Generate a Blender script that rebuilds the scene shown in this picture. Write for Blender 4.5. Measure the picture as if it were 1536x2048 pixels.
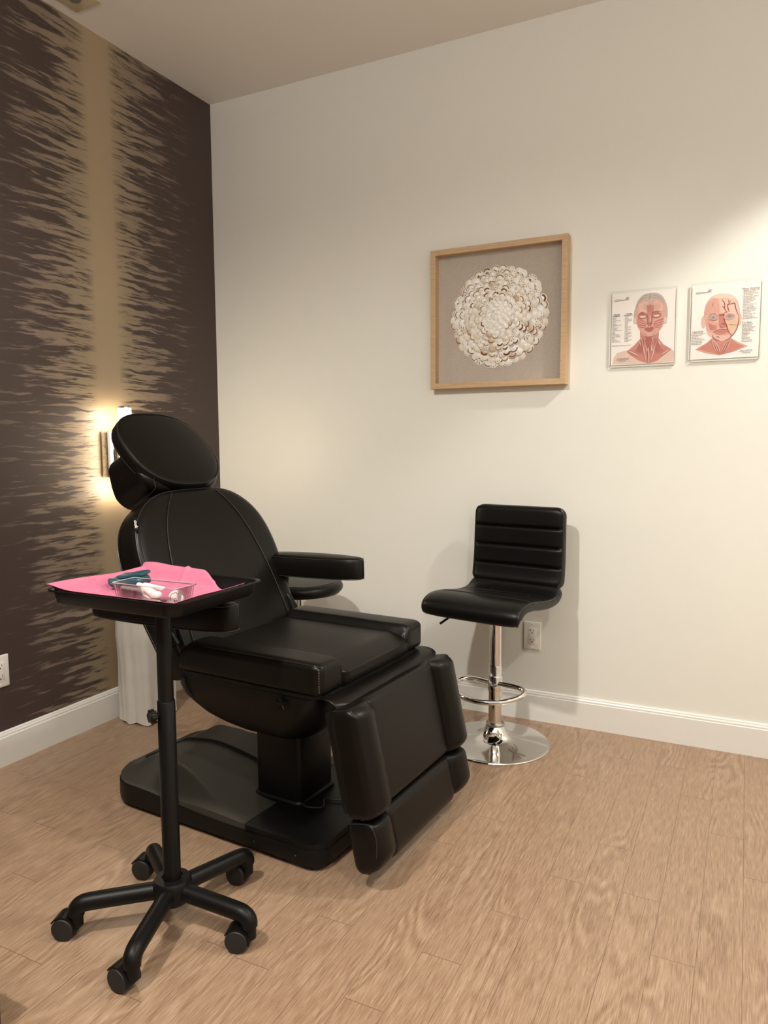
import bpy, bmesh, math, random
from mathutils import Vector, Matrix
from mathutils.geometry import tessellate_polygon
PI = math.pi
R = math.radians
random.seed(7)
S = bpy.context.scene
for o in list(bpy.data.objects):
    bpy.data.objects.remove(o)
COL = S.collection

# ------------------------------------------------------------------ camera
def make_camera():
    f, pitch, yaw, roll = 1461.44, R(5.3945), R(26.3986), R(-0.34873)
    fwd = Vector((-math.sin(yaw)*math.cos(pitch), math.cos(yaw)*math.cos(pitch), -math.sin(pitch)))
    right = fwd.cross(Vector((0, 0, 1))).normalized()
    up = right.cross(fwd)
    r2 = math.cos(roll)*right + math.sin(roll)*up
    u2 = -math.sin(roll)*right + math.cos(roll)*up
    cd = bpy.data.cameras.new('camera')
    cd.sensor_fit = 'VERTICAL'
    cd.sensor_height = 36.0
    cd.lens = f/2048*36.0
    cd.clip_start = 0.02
    c = bpy.data.objects.new('camera', cd)
    m = Matrix((r2, u2, -fwd)).transposed().to_4x4()
    m.translation = Vector((2.34628, -2.89498, 1.14005))
    c.matrix_world = m
    COL.objects.link(c)
    S.camera = c
make_camera()

# ------------------------------------------------------------------ world, lamps, exposure
w = bpy.data.worlds.new('world')
S.world = w
w.use_nodes = True
w.node_tree.nodes['Background'].inputs[0].default_value = (0.9, 0.85, 0.8, 1)
w.node_tree.nodes['Background'].inputs[1].default_value = 0.05
S.view_settings.view_transform = 'Standard'
S.view_settings.look = 'None'
S.view_settings.gamma = 1
S.view_settings.use_curve_mapping = False
S.view_settings.exposure = 0.93
S.cycles.max_bounces = 9
S.cycles.diffuse_bounces = 6
S.cycles.glossy_bounces = 5
S.cycles.transmission_bounces = 8
S.cycles.transparent_max_bounces = 16
S.cycles.caustics_reflective = False
S.cycles.caustics_refractive = False
S.cycles.sample_clamp_indirect = 6
CEIL = 2.743
WARM = (1.0, 0.955, 0.86)
DOWN = [  # x, y, watts, cone degrees
    (3.10, -0.75, 66, 112),
    (3.10, -2.75, 54, 140),
    (1.25, -2.95, 112, 164),
]
SCONCE_STRENGTH = 15
def lamp_spot(x, y, watts, deg, z=CEIL-0.03):
    l = bpy.data.lights.new('downlight_lamp', 'SPOT')
    l.energy = watts; l.color = WARM; l.spot_size = R(deg); l.spot_blend = 0.22 if deg < 115 else 0.45
    l.shadow_soft_size = 0.05
    o = bpy.data.objects.new('downlight_lamp', l)
    o.location = (x, y, z)
    COL.objects.link(o)
    return o

def uplight():
    # added unseen fill lamp, washing the ceiling behind the camera
    l = bpy.data.lights.new('fill_uplight', 'AREA'); l.shape = 'RECTANGLE'; l.size = 2.6; l.size_y = 0.3
    l.energy = 40; l.color = (1.0, 0.98, 0.93)
    o = bpy.data.objects.new('fill_uplight', l); o.location = (1.9, -3.7, 1.95); o.rotation_euler = (PI+R(-12), 0, 0)
    COL.objects.link(o)
uplight()

# ------------------------------------------------------------------ helpers
def setp(o, label=None, cat=None, group=None, kind=None):
    if label: o['label'] = label
    if cat: o['category'] = cat
    if group: o['group'] = group
    if kind: o['kind'] = kind
    return o
def thing(name, label, cat, loc=(0, 0, 0), rz=0, group=None):
    o = bpy.data.objects.new(name, None)
    o.empty_display_size = 0.05
    COL.objects.link(o)
    o.location = loc; o.rotation_euler = (0, 0, rz)
    return setp(o, label, cat, group)
def link(name, bm, mats, parent=None, smooth=True, loc=None, rot=None, sub=0, sharp=None):
    me = bpy.data.meshes.new(name)
    bmesh.ops.recalc_face_normals(bm, faces=bm.faces[:])
    bm.to_mesh(me); bm.free()
    if not isinstance(mats, (list, tuple)): mats = [mats]
    for m in mats: me.materials.append(m)
    if smooth:
        for p in me.polygons: p.use_smooth = True
        me.set_sharp_from_angle(angle=R(sharp or 38))
    o = bpy.data.objects.new(name, me)
    COL.objects.link(o)
    if parent: o.parent = parent
    if loc: o.location = loc
    if rot: o.rotation_euler = rot
    if sub:
        md = o.modifiers.new('sub', 'SUBSURF'); md.levels = sub; md.render_levels = sub
    return o
def struct(name, bm, mats, smooth=False):
    return setp(link(name, bm, mats, smooth=smooth), kind='structure')
def box(bm, a, b, bev=0.0, mi=0, seg=2, M=None):
    (x0, y0, z0), (x1, y1, z1) = a, b
    vs = [bm.verts.new(v) for v in ((x0,y0,z0),(x1,y0,z0),(x1,y1,z0),(x0,y1,z0),(x0,y0,z1),(x1,y0,z1),(x1,y1,z1),(x0,y1,z1))]
    fs = [bm.faces.new([vs[i] for i in f]) for f in ((3,2,1,0),(4,5,6,7),(0,1,5,4),(1,2,6,5),(2,3,7,6),(3,0,4,7))]
    for f in fs: f.material_index = mi
    if bev:
        es = list({e for f in fs for e in f.edges})
        r = bmesh.ops.bevel(bm, geom=es, offset=bev, segments=seg, profile=0.5, affect='EDGES', material=-1)
        vs = list({v for f in r['faces'] for v in f.verts} | {v for v in vs if v.is_valid})
    if M is not None:
        bmesh.ops.transform(bm, matrix=M, verts=vs)
    return vs
def tube(bm, pts, r, n=12, caps=True, closed=False, mi=0, rfun=None):
    P = [Vector(p) for p in pts]
    N = len(P)
    T = []
    for i in range(N):
        if closed: t = P[(i+1) % N]-P[i-1]
        else: t = P[min(i+1, N-1)]-P[max(i-1, 0)]
        T.append(t.normalized())
    a = Vector((0, 0, 1)) if abs(T[0].z) < 0.9 else Vector((1, 0, 0))
    u = T[0].cross(a).normalized()
    rings = []
    for i in range(N):
        u = (u - T[i]*u.dot(T[i])).normalized()
        v = T[i].cross(u)
        rr = rfun(i/(N-1)) if rfun else r
        rings.append([bm.verts.new(P[i]+(u*math.cos(2*PI*k/n)+v*math.sin(2*PI*k/n))*rr) for k in range(n)])
    M = N if closed else N-1
    for i in range(M):
        A, B = rings[i], rings[(i+1) % N]
        for k in range(n):
            bm.faces.new((A[k], A[(k+1) % n], B[(k+1) % n], B[k])).material_index = mi
    if caps and not closed:
        bm.faces.new(rings[0][::-1]).material_index = mi
        bm.faces.new(rings[-1]).material_index = mi
def smoothpath(pts, k=6):
    P = [Vector(p) for p in pts]
    out = []
    for i in range(len(P)-1):
        p0 = P[max(i-1, 0)]; p1 = P[i]; p2 = P[i+1]; p3 = P[min(i+2, len(P)-1)]
        for j in range(k):
            t = j/k
            out.append(0.5*((2*p1)+(p2-p0)*t+(2*p0-5*p1+4*p2-p3)*t*t+(3*p1-p0-3*p2+p3)*t**3))
    out.append(P[-1])
    return out
def lathe(bm, prof, n=48, mi=0, M=None, caps=True):
    rings = []
    new = []
    for r, z in prof:
        ring = [bm.verts.new((r*math.cos(2*PI*k/n), r*math.sin(2*PI*k/n), z)) for k in range(n)] if r > 1e-6 else [bm.verts.new((0, 0, z))]
        rings.append(ring); new += ring
    for A, B in zip(rings, rings[1:]):
        for k in range(n):
            k2 = (k+1) % n
            if len(A) == 1 and len(B) == 1: continue
            if len(A) == 1: f = bm.faces.new((A[0], B[k2], B[k]))
            elif len(B) == 1: f = bm.faces.new((A[k], A[k2], B[0]))
            else: f = bm.faces.new((A[k], A[k2], B[k2], B[k]))
            f.material_index = mi
    if caps:
        for rg in (rings[0], rings[-1]):
            if len(rg) > 1: bm.faces.new(rg).material_index = mi
    if M is not None: bmesh.ops.transform(bm, matrix=M, verts=new)
def rrect(hx, hy, r, n=6, cx=0, cy=0):
    out = []
    for qx, qy, a0 in ((1, 1, 0), (-1, 1, 90), (-1, -1, 180), (1, -1, 270)):
        for k in range(n+1):
            a = R(a0+90*k/n)
            out.append((cx+qx*(hx-r)+r*math.cos(a), cy+qy*(hy-r)+r*math.sin(a)))
    return out
def loft(bm, sections, mi=0, caps=True):
    rings = [[bm.verts.new(p) for p in s] for s in sections]
    n = len(rings[0])
    for A, B in zip(rings, rings[1:]):
        for k in range(n):
            bm.faces.new((A[k], A[(k+1) % n], B[(k+1) % n], B[k])).material_index = mi
    if caps:
        bm.faces.new(rings[0]).material_index = mi
        bm.faces.new(rings[-1]).material_index = mi
def rbox(bm, h, r, n=(24, 24, 8), fn=None, M=None):
    """rounded cushion block: dense cube grid rounded to radius r, then shaped by fn"""
    hx, hy, hz = h
    idx = {}
    def vert(i, j, k):
        key = (i, j, k)
        if key not in idx:
            p = []
            for c, m, H in ((i, n[0], hx), (j, n[1], hy), (k, n[2], hz)):
                t = 2*c/m-1
                # denser sampling near the edges
                t = math.copysign(1-(1-abs(t))**1.45, t)
                p.append(t*H)
            p = Vector(p)
            rr = r if isinstance(r, (tuple, list)) else (r, r, r)
            q = Vector([max(-H+a, min(H-a, c)) for c, H, a in zip(p, h, rr)])
            d = Vector([(a-b)/s for a, b, s in zip(p, q, rr)])
            if d.length > 1e-9:
                m_ = max(abs(d.x), abs(d.y), abs(d.z))
                d = d.normalized()*m_
                p = q + Vector([a*s for a, s in zip(d, rr)])
            if fn: p = Vector(fn(p))
            if M is not None: p = M @ p
            idx[key] = bm.verts.new(p)
        return idx[key]
    nx, ny, nz = n
    for i in range(nx):
        for j in range(ny):
            for k, fl in ((0, 1), (nz, 0)):
                q = [vert(i, j, k), vert(i+1, j, k), vert(i+1, j+1, k), vert(i, j+1, k)]
                bm.faces.new(q[::-1] if fl else q)
    for i in range(nx):
        for k in range(nz):
            for j, fl in ((0, 0), (ny, 1)):
                q = [vert(i, j, k), vert(i+1, j, k), vert(i+1, j, k+1), vert(i, j, k+1)]
                bm.faces.new(q[::-1] if fl else q)
    for j in range(ny):
        for k in range(nz):
            for i, fl in ((0, 1), (nx, 0)):
                q = [vert(i, j, k), vert(i, j+1, k), vert(i, j+1, k+1), vert(i, j, k+1)]
                bm.faces.new(q[::-1] if fl else q)
def slab(bm, outline, prof, crown=0.0, M=None, back=True, fn=None):
    """cushion from a convex outline (u,v): prof = [(inset, height)...] bottom to top"""
    n = len(outline)
    P = [Vector((a, b)) for a, b in outline]
    c = sum(P, Vector((0, 0)))/n
    area = sum(P[i].x*P[(i+1) % n].y-P[(i+1) % n].x*P[i].y for i in range(n))
    sg = 1 if area > 0 else -1
    N = []
    for i in range(n):
        t = (P[(i+1) % n]-P[i-1]).normalized()
        N.append(Vector((-t.y, t.x))*sg)
    rings = []
    def mk(p, z):
        v = Vector((p.x, p.y, z))
        if fn: v = Vector(fn(v))
        if M is not None: v = M @ v
        return bm.verts.new(v)
    for ins, h in prof:
        rings.append([mk(P[i]+N[i]*ins, h) for i in range(n)])
    ins, h = prof[-1]
    top = [P[i]+N[i]*ins for i in range(n)]
    for s in (0.93, 0.85, 0.72, 0.55, 0.36, 0.18):
        rings.append([mk(c+(p-c)*s, h+crown*(1-s**2.4)) for p in top])
    for A, B in zip(rings, rings[1:]):
        for k in range(n):
            bm.faces.new((A[k], A[(k+1) % n], B[(k+1) % n], B[k]))
    cv = mk(c, h+crown)
    for k in range(n): bm.faces.new((rings[-1][k], rings[-1][(k+1) % n], cv))
    if back: bm.faces.new(rings[0][::-1])
def gauss(x, s): return math.exp(-(x/s)**2)
def sstep(a, b, x):
    t = max(0.0, min(1.0, (x-a)/(b-a))); return t*t*(3-2*t)

# ------------------------------------------------------------------ materials
class NT:
    def __init__(s, name):
        m = bpy.data.materials.new(name); m.use_nodes = True
        s.m = m; s.t = m.node_tree; s.b = s.t.nodes['Principled BSDF']; s.out = s.t.nodes['Material Output']
    def n(s, typ, **kw):
        nd = s.t.nodes.new(typ)
        for k, v in kw.items():
            if k.startswith('_'): setattr(nd, k[1:], v)
            else:
                key = k.replace('__', ' ')
                nd.inputs[int(key[1:]) if key[0] == 'i' and key[1:].isdigit() else key].default_value = v
        return nd
    def l(s, a, b):
        s.t.links.new(a, b)
    def math(s, op, a, b=None, c=None, clamp=False):
        nd = s.t.nodes.new('ShaderNodeMath'); nd.operation = op; nd.use_clamp = clamp
        for i, x in enumerate((a, b, c)):
            if x is None: continue
            if isinstance(x, (int, float)): nd.inputs[i].default_value = x
            else: s.l(x, nd.inputs[i])
        return nd.outputs[0]
    def ramp(s, fac, stops, interp='LINEAR'):
        nd = s.t.nodes.new('ShaderNodeValToRGB'); cr = nd.color_ramp; cr.interpolation = interp
        while len(cr.elements) < len(stops): cr.elements.new(0.5)
        for e, (p, c) in zip(cr.elements, stops):
            e.position = p; e.color = (*c, 1) if len(c) == 3 else c
        s.l(fac, nd.inputs[0]); return nd.outputs[0]
    def mix(s, fac, a, b, mode='MIX'):
        nd = s.t.nodes.new('ShaderNodeMix'); nd.data_type = 'RGBA'; nd.blend_type = mode
        for i, x in ((0, fac), (6, a), (7, b)):
            if isinstance(x, (int, float)): nd.inputs[i].default_value = x
            elif isinstance(x, tuple): nd.inputs[i].default_value = (*x, 1) if len(x) == 3 else x
            else: s.l(x, nd.inputs[i])
        return nd.outputs[2]
    def map(s, src, scale, loc=(0, 0, 0)):
        nd = s.t.nodes.new('ShaderNodeMapping'); nd.inputs['Scale'].default_value = scale; nd.inputs['Location'].default_value = loc
        s.l(src, nd.inputs[0]); return nd.outputs[0]
    def noise(s, vec, scale=5, detail=3, rough=0.5, dist=0.0):
        nd = s.n('ShaderNodeTexNoise', Scale=scale, Detail=detail, Roughness=rough, Distortion=dist)
        if vec is not None: s.l(vec, nd.inputs['Vector'])
        return nd.outputs['Fac']
    def bump(s, h, strength=0.3, dist=0.001):
        nd = s.n('ShaderNodeBump', Strength=strength, Distance=dist)
        s.l(h, nd.inputs['Height']); s.l(nd.outputs[0], s.b.inputs['Normal'])
    def obj(s): return s.n('ShaderNodeTexCoord').outputs['Object']
def basic(name, col, rough=0.5, metal=0.0, spec=0.5, bump=None, var=0.0, coat=0.0):
    t = NT(name)
    b = t.b
    b.inputs['Roughness'].default_value = rough; b.inputs['Metallic'].default_value = metal
    b.inputs['Specular IOR Level'].default_value = spec
    b.inputs['Coat Weight'].default_value = coat
    o = t.obj()
    nz = t.noise(o, 14, 3)
    c = t.mix(nz, tuple(x*(1-var) for x in col), tuple(min(1, x*(1+var)) for x in col))
    t.l(c, b.inputs['Base Color'])
    if bump:
        sc, st, d = bump
        t.bump(t.noise(o, sc, 3), st, d)
    return t.m
M = {}
M['wall'] = basic('warm_white_paint', (0.765, 0.762, 0.715), 0.42, bump=(160, 0.12, 0.0006), var=0.012)
M['ceiling'] = basic('ceiling_paint', (0.76, 0.72, 0.67), 0.7, bump=(180, 0.15, 0.0006), var=0.01)
M['front'] = basic('dark_brown_paint', (0.06, 0.045, 0.038), 0.5, var=0.03)
M['trim'] = basic('white_trim_paint', (0.76, 0.755, 0.73), 0.3, var=0.015)
M['leather'] = basic('black_leatherette', (0.0050, 0.0037, 0.0029), 0.36, spec=0.21, bump=(420, 0.25, 0.0004), var=0.15)
M['leather2'] = basic('black_stool_leatherette', (0.004, 0.0035, 0.0032), 0.36, spec=0.26, bump=(420, 0.22, 0.0004), var=0.15)
M['seam'] = basic('black_piping', (0.014, 0.012, 0.011), 0.35, var=0.1)
M['stitch'] = basic('grey_stitching', (0.16, 0.15, 0.14), 0.6, var=0.1)
M['plastic'] = basic('black_moulded_plastic', (0.004, 0.0036, 0.0034), 0.42, spec=0.22, bump=(600, 0.2, 0.0002), var=0.1)
M['plastic2'] = basic('charcoal_moulded_plastic', (0.034, 0.031, 0.025), 0.48, spec=0.35, bump=(600, 0.25, 0.0002), var=0.05)
M['powder'] = basic('black_powder_coat', (0.004, 0.0038, 0.0037), 0.38, spec=0.24, bump=(900, 0.15, 0.0002), var=0.05)
M['rubber'] = basic('black_rubber', (0.01, 0.01, 0.01), 0.6, var=0.05)
M['chrome'] = basic('chrome', (0.80, 0.79, 0.77), 0.06, metal=1.0, var=0.01)
M['steel'] = basic('brushed_steel', (0.55, 0.54, 0.52), 0.28, metal=1.0, var=0.03)
M['white_plastic'] = basic('white_switch_plastic', (0.80, 0.785, 0.75), 0.3, var=0.01)
M['dark'] = basic('dark_slot', (0.01, 0.01, 0.01), 0.6)
M['oak'] = None
M['paper'] = basic('poster_paper', (0.88, 0.84, 0.81), 0.55, var=0.01)
M['shell'] = basic('cream_shell', (0.80, 0.75, 0.66), 0.32, var=0.10)
M['shell_white'] = basic('white_shell', (0.85, 0.83, 0.79), 0.3, var=0.06)
M['shell_tan'] = basic('tan_shell', (0.62, 0.50, 0.37), 0.35, var=0.2)
M['shell_brown'] = basic('brown_shell_band', (0.17, 0.065, 0.03), 0.35, var=0.4)
M['gauze'] = basic('white_gauze', (0.82, 0.80, 0.75), 0.8, bump=(300, 0.5, 0.001), var=0.05)
M['label_white'] = basic('printed_white_wrap', (0.78, 0.70, 0.70), 0.35, var=0.05)
M['orange'] = basic('orange_cap', (0.75, 0.35, 0.18), 0.4)
M['teal'] = basic('teal_pouch', (0.012, 0.07, 0.095), 0.4, bump=(60, 0.5, 0.002), var=0.3)
M['cloth'] = basic('white_cloth', (0.60, 0.57, 0.52), 0.85, bump=(220, 0.4, 0.001), var=0.10)
M['cabinet'] = basic('dark_brown_laminate', (0.06, 0.035, 0.025), 0.4, var=0.1)

def mk_oak():
    t = NT('light_oak')
    o = t.obj()
    g = t.noise(t.map(o, (3, 60, 60)), 6, 4, 0.6)
    c = t.ramp(g, [(0.3, (0.46, 0.30, 0.16)), (0.7, (0.60, 0.42, 0.25))])
    t.l(c, t.b.inputs['Base Color']); t.b.inputs['Roughness'].default_value = 0.5
    return t.m
M['oak'] = mk_oak()
def mk_linen():
    t = NT('grey_linen')
    o = t.obj()
    a = t.noise(t.map(o, (1500, 60, 60)), 1, 2); b = t.noise(t.map(o, (60, 60, 1500)), 1, 2)
    c = t.ramp(t.math('ADD', t.math('MULTIPLY', a, .5), t.math('MULTIPLY', b, .5)), [(0.3, (0.38, 0.33, 0.285)), (0.7, (0.52, 0.465, 0.41))])
    t.l(c, t.b.inputs['Base Color']); t.b.inputs['Roughness'].default_value = 0.9
    return t.m
M['linen'] = mk_linen()
def mk_acrylic(name='clear_acrylic', ior=0.25, k=0.8):
    t = NT(name)
    tr = t.n('ShaderNodeBsdfTransparent'); tr.inputs[0].default_value = (0.99, 0.99, 0.99, 1)
    gl = t.n('ShaderNodeBsdfGlossy'); gl.inputs['Roughness'].default_value = 0.05
    fr = t.n('ShaderNodeLayerWeight'); fr.inputs[0].default_value = ior
    mx = t.n('ShaderNodeMixShader')
    t.l(t.math('MULTIPLY', fr.outputs['Fresnel'], k), mx.inputs[0])
    t.l(tr.outputs[0], mx.inputs[1]); t.l(gl.outputs[0], mx.inputs[2])
    t.l(mx.outputs[0], t.out.inputs[0])
    return t.m
M['acrylic'] = mk_acrylic()
M['sleeve'] = mk_acrylic('clear_poster_sleeve', 0.10, 0.25)
def mk_pink():
    t = NT('pink_crepe_paper')
    o = t.obj()
    wv = t.n('ShaderNodeTexWave', Scale=120, Distortion=1.0, Detail=1); wv.bands_direction = 'X'
    t.l(o, wv.inputs['Vector'])
    c = t.mix(t.noise(o, 40, 3), (0.54, 0.145, 0.25), (0.62, 0.19, 0.30))
    t.l(c, t.b.inputs['Base Color']); t.b.inputs['Roughness'].default_value = 0.75
    t.bump(wv.outputs['Fac'], 0.25, 0.0006)
    return t.m
M['pink'] = mk_pink()
def mk_emit(name, col, st):
    t = NT(name)
    t.b.inputs['Base Color'].default_value = (*col, 1)
    t.b.inputs['Emission Color'].default_value = (*col, 1)
    t.b.inputs['Emission Strength'].default_value = st
    return t.m
M['glow'] = mk_emit('lit_sconce_tube', (1.0, 0.83, 0.60), SCONCE_STRENGTH)
M['downglow'] = mk_emit('lit_downlight_lens', (1.0, 0.82, 0.6), 8)

def mk_wallpaper():
    t = NT('brushed_stripe_wallpaper')
    o = t.obj()
    sep = t.n('ShaderNodeSeparateXYZ'); t.l(o, sep.inputs[0])
    y, z = sep.outputs[1], sep.outputs[2]
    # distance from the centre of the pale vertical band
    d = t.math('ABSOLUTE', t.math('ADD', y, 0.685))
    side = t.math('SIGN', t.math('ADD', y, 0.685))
    # long horizontal brush strokes, slightly ragged
    warp = t.noise(t.map(o, (1, 3.0, 9)), 1.0, 3, 0.6)
    comb = t.n('ShaderNodeCombineXYZ')
    t.l(t.math('MULTIPLY', y, 3.6), comb.inputs[1])
    t.l(t.math('ADD', t.math('MULTIPLY', z, 52), t.math('MULTIPLY', warp, 2.4)), comb.inputs[2])
    t.l(side, comb.inputs[0])
    s1 = t.noise(comb.outputs[0], 1.0, 5, 0.62)
    comb2 = t.n('ShaderNodeCombineXYZ')
    t.l(t.math('MULTIPLY', y, 9), comb2.inputs[1])
    t.l(t.math('ADD', t.math('MULTIPLY', z, 120), t.math('MULTIPLY', warp, 5)), comb2.inputs[2])
    t.l(side, comb2.inputs[0])
    s2 = t.noise(comb2.outputs[0], 1.0, 3, 0.55)
    st = t.math('ADD', t.math('MULTIPLY', s1, 0.72), t.math('MULTIPLY', s2, 0.28))
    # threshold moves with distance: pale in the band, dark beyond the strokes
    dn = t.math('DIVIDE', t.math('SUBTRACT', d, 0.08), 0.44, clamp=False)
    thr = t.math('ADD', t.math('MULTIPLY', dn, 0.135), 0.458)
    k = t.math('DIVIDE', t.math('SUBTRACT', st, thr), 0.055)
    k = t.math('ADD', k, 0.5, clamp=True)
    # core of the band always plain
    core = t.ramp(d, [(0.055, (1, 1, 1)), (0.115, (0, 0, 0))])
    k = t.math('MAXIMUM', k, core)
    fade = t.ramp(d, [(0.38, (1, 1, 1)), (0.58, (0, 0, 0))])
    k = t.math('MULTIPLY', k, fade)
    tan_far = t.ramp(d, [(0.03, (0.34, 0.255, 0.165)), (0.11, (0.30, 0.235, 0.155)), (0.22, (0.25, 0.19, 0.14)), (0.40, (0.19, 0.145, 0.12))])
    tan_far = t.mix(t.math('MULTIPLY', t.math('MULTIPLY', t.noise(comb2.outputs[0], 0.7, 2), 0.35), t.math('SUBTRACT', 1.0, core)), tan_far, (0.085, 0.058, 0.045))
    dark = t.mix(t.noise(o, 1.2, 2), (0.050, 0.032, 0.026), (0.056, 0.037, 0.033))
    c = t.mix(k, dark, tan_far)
    t.l(c, t.b.inputs['Base Color'])
    t.l(t.math('SUBTRACT', 0.55, t.math('MULTIPLY', k, 0.16)), t.b.inputs['Roughness'])
    t.bump(t.noise(t.map(o, (1, 900, 900)), 1, 2), 0.15, 0.0004)
    return t.m
M['wallpaper'] = mk_wallpaper()

def mk_floor():
    t = NT('oak_vinyl_planks')
    uv = t.n('ShaderNodeUVMap'); uv.uv_map = 'grain'
    ed = t.n('ShaderNodeUVMap'); ed.uv_map = 'edge'
    at = t.n('ShaderNodeAttribute'); at.attribute_name = 'tone'
    se = t.n('ShaderNodeSeparateXYZ'); t.l(ed.outputs[0], se.inputs[0])
    # cathedral figure: distorted bands stretched along the plank
    wob = t.noise(t.map(uv.outputs[0], (7, 1.5, 1)), 1.0, 2, 0.45)
    su = t.n('ShaderNodeSeparateXYZ'); t.l(uv.outputs[0], su.inputs[0])
    rings = t.math('SINE', t.math('ADD', t.math('MULTIPLY', wob, 90), t.math('MULTIPLY', su.outputs[0], 120)))
    fine = t.noise(t.map(uv.outputs[0], (420, 20, 1)), 1.0, 3, 0.6)
    med = t.noise(t.map(uv.outputs[0], (130, 5.5, 1)), 1.0, 3, 0.6)
    patch = t.noise(t.map(uv.outputs[0], (12, 2, 1)), 1.0, 2)
    rm = t.math('MULTIPLY', rings, t.math('MULTIPLY', t.ramp(patch, [(0.45, (0, 0, 0)), (0.62, (1, 1, 1))]), 0.075))
    g = t.math('ADD', t.math('ADD', t.math('MULTIPLY', fine, 0.74), t.math('MULTIPLY', med, 0.26)), rm)
    c = t.ramp(g, [(0.30, (0.190, 0.112, 0.068)), (0.47, (0.300, 0.193, 0.124)), (0.62, (0.395, 0.272, 0.184)), (0.75, (0.46, 0.335, 0.235))])
    c = t.mix(t.math('MULTIPLY', at.outputs['Fac'], 0.14), c, (0.30, 0.19, 0.125))
    # plank joints
    ex = t.math('LESS_THAN', se.outputs[0], 0.0013)
    ey = t.math('LESS_THAN', se.outputs[1], 0.0016)
    e = t.math('MAXIMUM', ex, ey)
    c = t.mix(t.math('MULTIPLY', e, 0.72), c, (0.10, 0.055, 0.03))
    t.l(c, t.b.inputs['Base Color'])
    rg = t.math('ADD', t.math('MULTIPLY', fine, 0.16), 0.25)
    t.l(rg, t.b.inputs['Roughness'])
    h = t.math('SUBTRACT', t.math('ADD', fine, t.math('MULTIPLY', med, 0.5)), t.math('MULTIPLY', e, 2))
    t.bump(h, 0.32, 0.0008)
    return t.m
M['floor'] = mk_floor()

# ------------------------------------------------------------------ room shell
RX, RY = 3.75, -4.3
def quad(bm, pts, mi=0):
    f = bm.faces.new([bm.verts.new(p) for p in pts]); f.material_index = mi; return f
def build_floor():
    bm = bmesh.new()
    g = bm.loops.layers.uv.new('grain'); e = bm.loops.layers.uv.new('edge')
    tone = bm.faces.layers.float.new('tone_f')
    W_, L_ = 0.0922, 0.823
    offs = {0: -1.264, -1: -1.057, -2: -0.848, -3: -1.062, -4: -1.268, -5: -1.478, -6: -0.850, -7: -1.037, 1: -0.650, 2: -0.849, -11: -1.867, -10: -1.661}
    rnd = random.Random(5)
    i0 = int(-2.30/W_)-1
    for i in range(i0, 17):
        x0 = 2.192+i*W_; x1 = x0+W_
        if x1 <= 0 or x0 >= RX: continue
        base = offs.get(i, -1.264+0.2057*rnd.randint(0, 3))
        ys = base+L_*6
        while ys > RY:
            y1 = ys; y0 = ys-L_; ys = y0
            if y0 > 0.0 : continue
            a0, a1, b0, b1 = max(x0, 0), min(x1, RX), max(y0, RY), min(y1, 0)
            ox, oy, tn = rnd.random()*40, rnd.random()*40, rnd.random()
            # four thin joint-aware strips share one plank: subdivide so edge distance interpolates
            cx = [a0, a0+0.004, (a0+a1)/2, a1-0.0005, a1]
            cy = [b0, b0+0.004, b1-0.0005, b1]
            for p in range(len(cx)-1):
                for q in range(len(cy)-1):
                    if cx[p+1] <= cx[p] or cy[q+1] <= cy[q]: continue
                    f = quad(bm, [(cx[p], cy[q], 0), (cx[p+1], cy[q], 0), (cx[p+1], cy[q+1], 0), (cx[p], cy[q+1], 0)])
                    f[tone] = tn
                    for lp in f.loops:
                        co = lp.vert.co
                        lp[g].uv = (co.x+ox, co.y+oy)
                        lp[e].uv = (co.x-a0, co.y-b0)
    me = bpy.data.meshes.new('floor')
    vals = [f[tone] for f in bm.faces]
    bmesh.ops.recalc_face_normals(bm, faces=bm.faces[:])
    bm.to_mesh(me); bm.free()
    at = me.attributes.new('tone', 'FLOAT', 'FACE')
    for i, v in enumerate(vals): at.data[i].value = v
    me.materials.append(M['floor'])
    o = bpy.data.objects.new('floor', me); COL.objects.link(o)
    setp(o, kind='structure')
build_floor()
def shell():
    T = 0.1
    bm = bmesh.new(); box(bm, (0, 0, 0), (RX, T, CEIL)); struct('wall_back', bm, M['wall'])
    bm = bmesh.new(); box(bm, (-T, RY-T, 0), (0, T, CEIL)); struct('wall_left', bm, M['wallpaper'])
    bm = bmesh.new(); box(bm, (RX, RY-T, 0), (RX+T, T, CEIL)); struct('wall_right', bm, M['wall'])
    bm = bmesh.new(); box(bm, (0, RY-T, 0), (RX, RY, CEIL)); struct('wall_front', bm, M['front'])
    bm = bmesh.new(); box(bm, (-T, RY-T, CEIL), (RX+T, T, CEIL+T)); struct('ceiling', bm, M['ceiling'])
    prof = [(0, 0), (0.0145, 0), (0.0145, 0.103), (0.012, 0.106), (0.012, 0.112), (0.0095, 0.1165), (0.0085, 0.121), (0.004, 0.1235), (0, 0.1235)]
    bm = bmesh.new(); loft(bm, [[(x, -d, z) for d, z in prof] for x in (0.0, RX)]); struct('baseboard_back', bm, M['trim'])
    bm = bmesh.new(); loft(bm, [[(d, y, z) for d, z in prof] for y in (0.0, RY)]); struct('baseboard_left', bm, M['trim'])
    bm = bmesh.new(); loft(bm, [[(RX-d, y, z) for d, z in prof] for y in (0.0, RY)]); struct('baseboard_right', bm, M['trim'])
shell()

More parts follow.
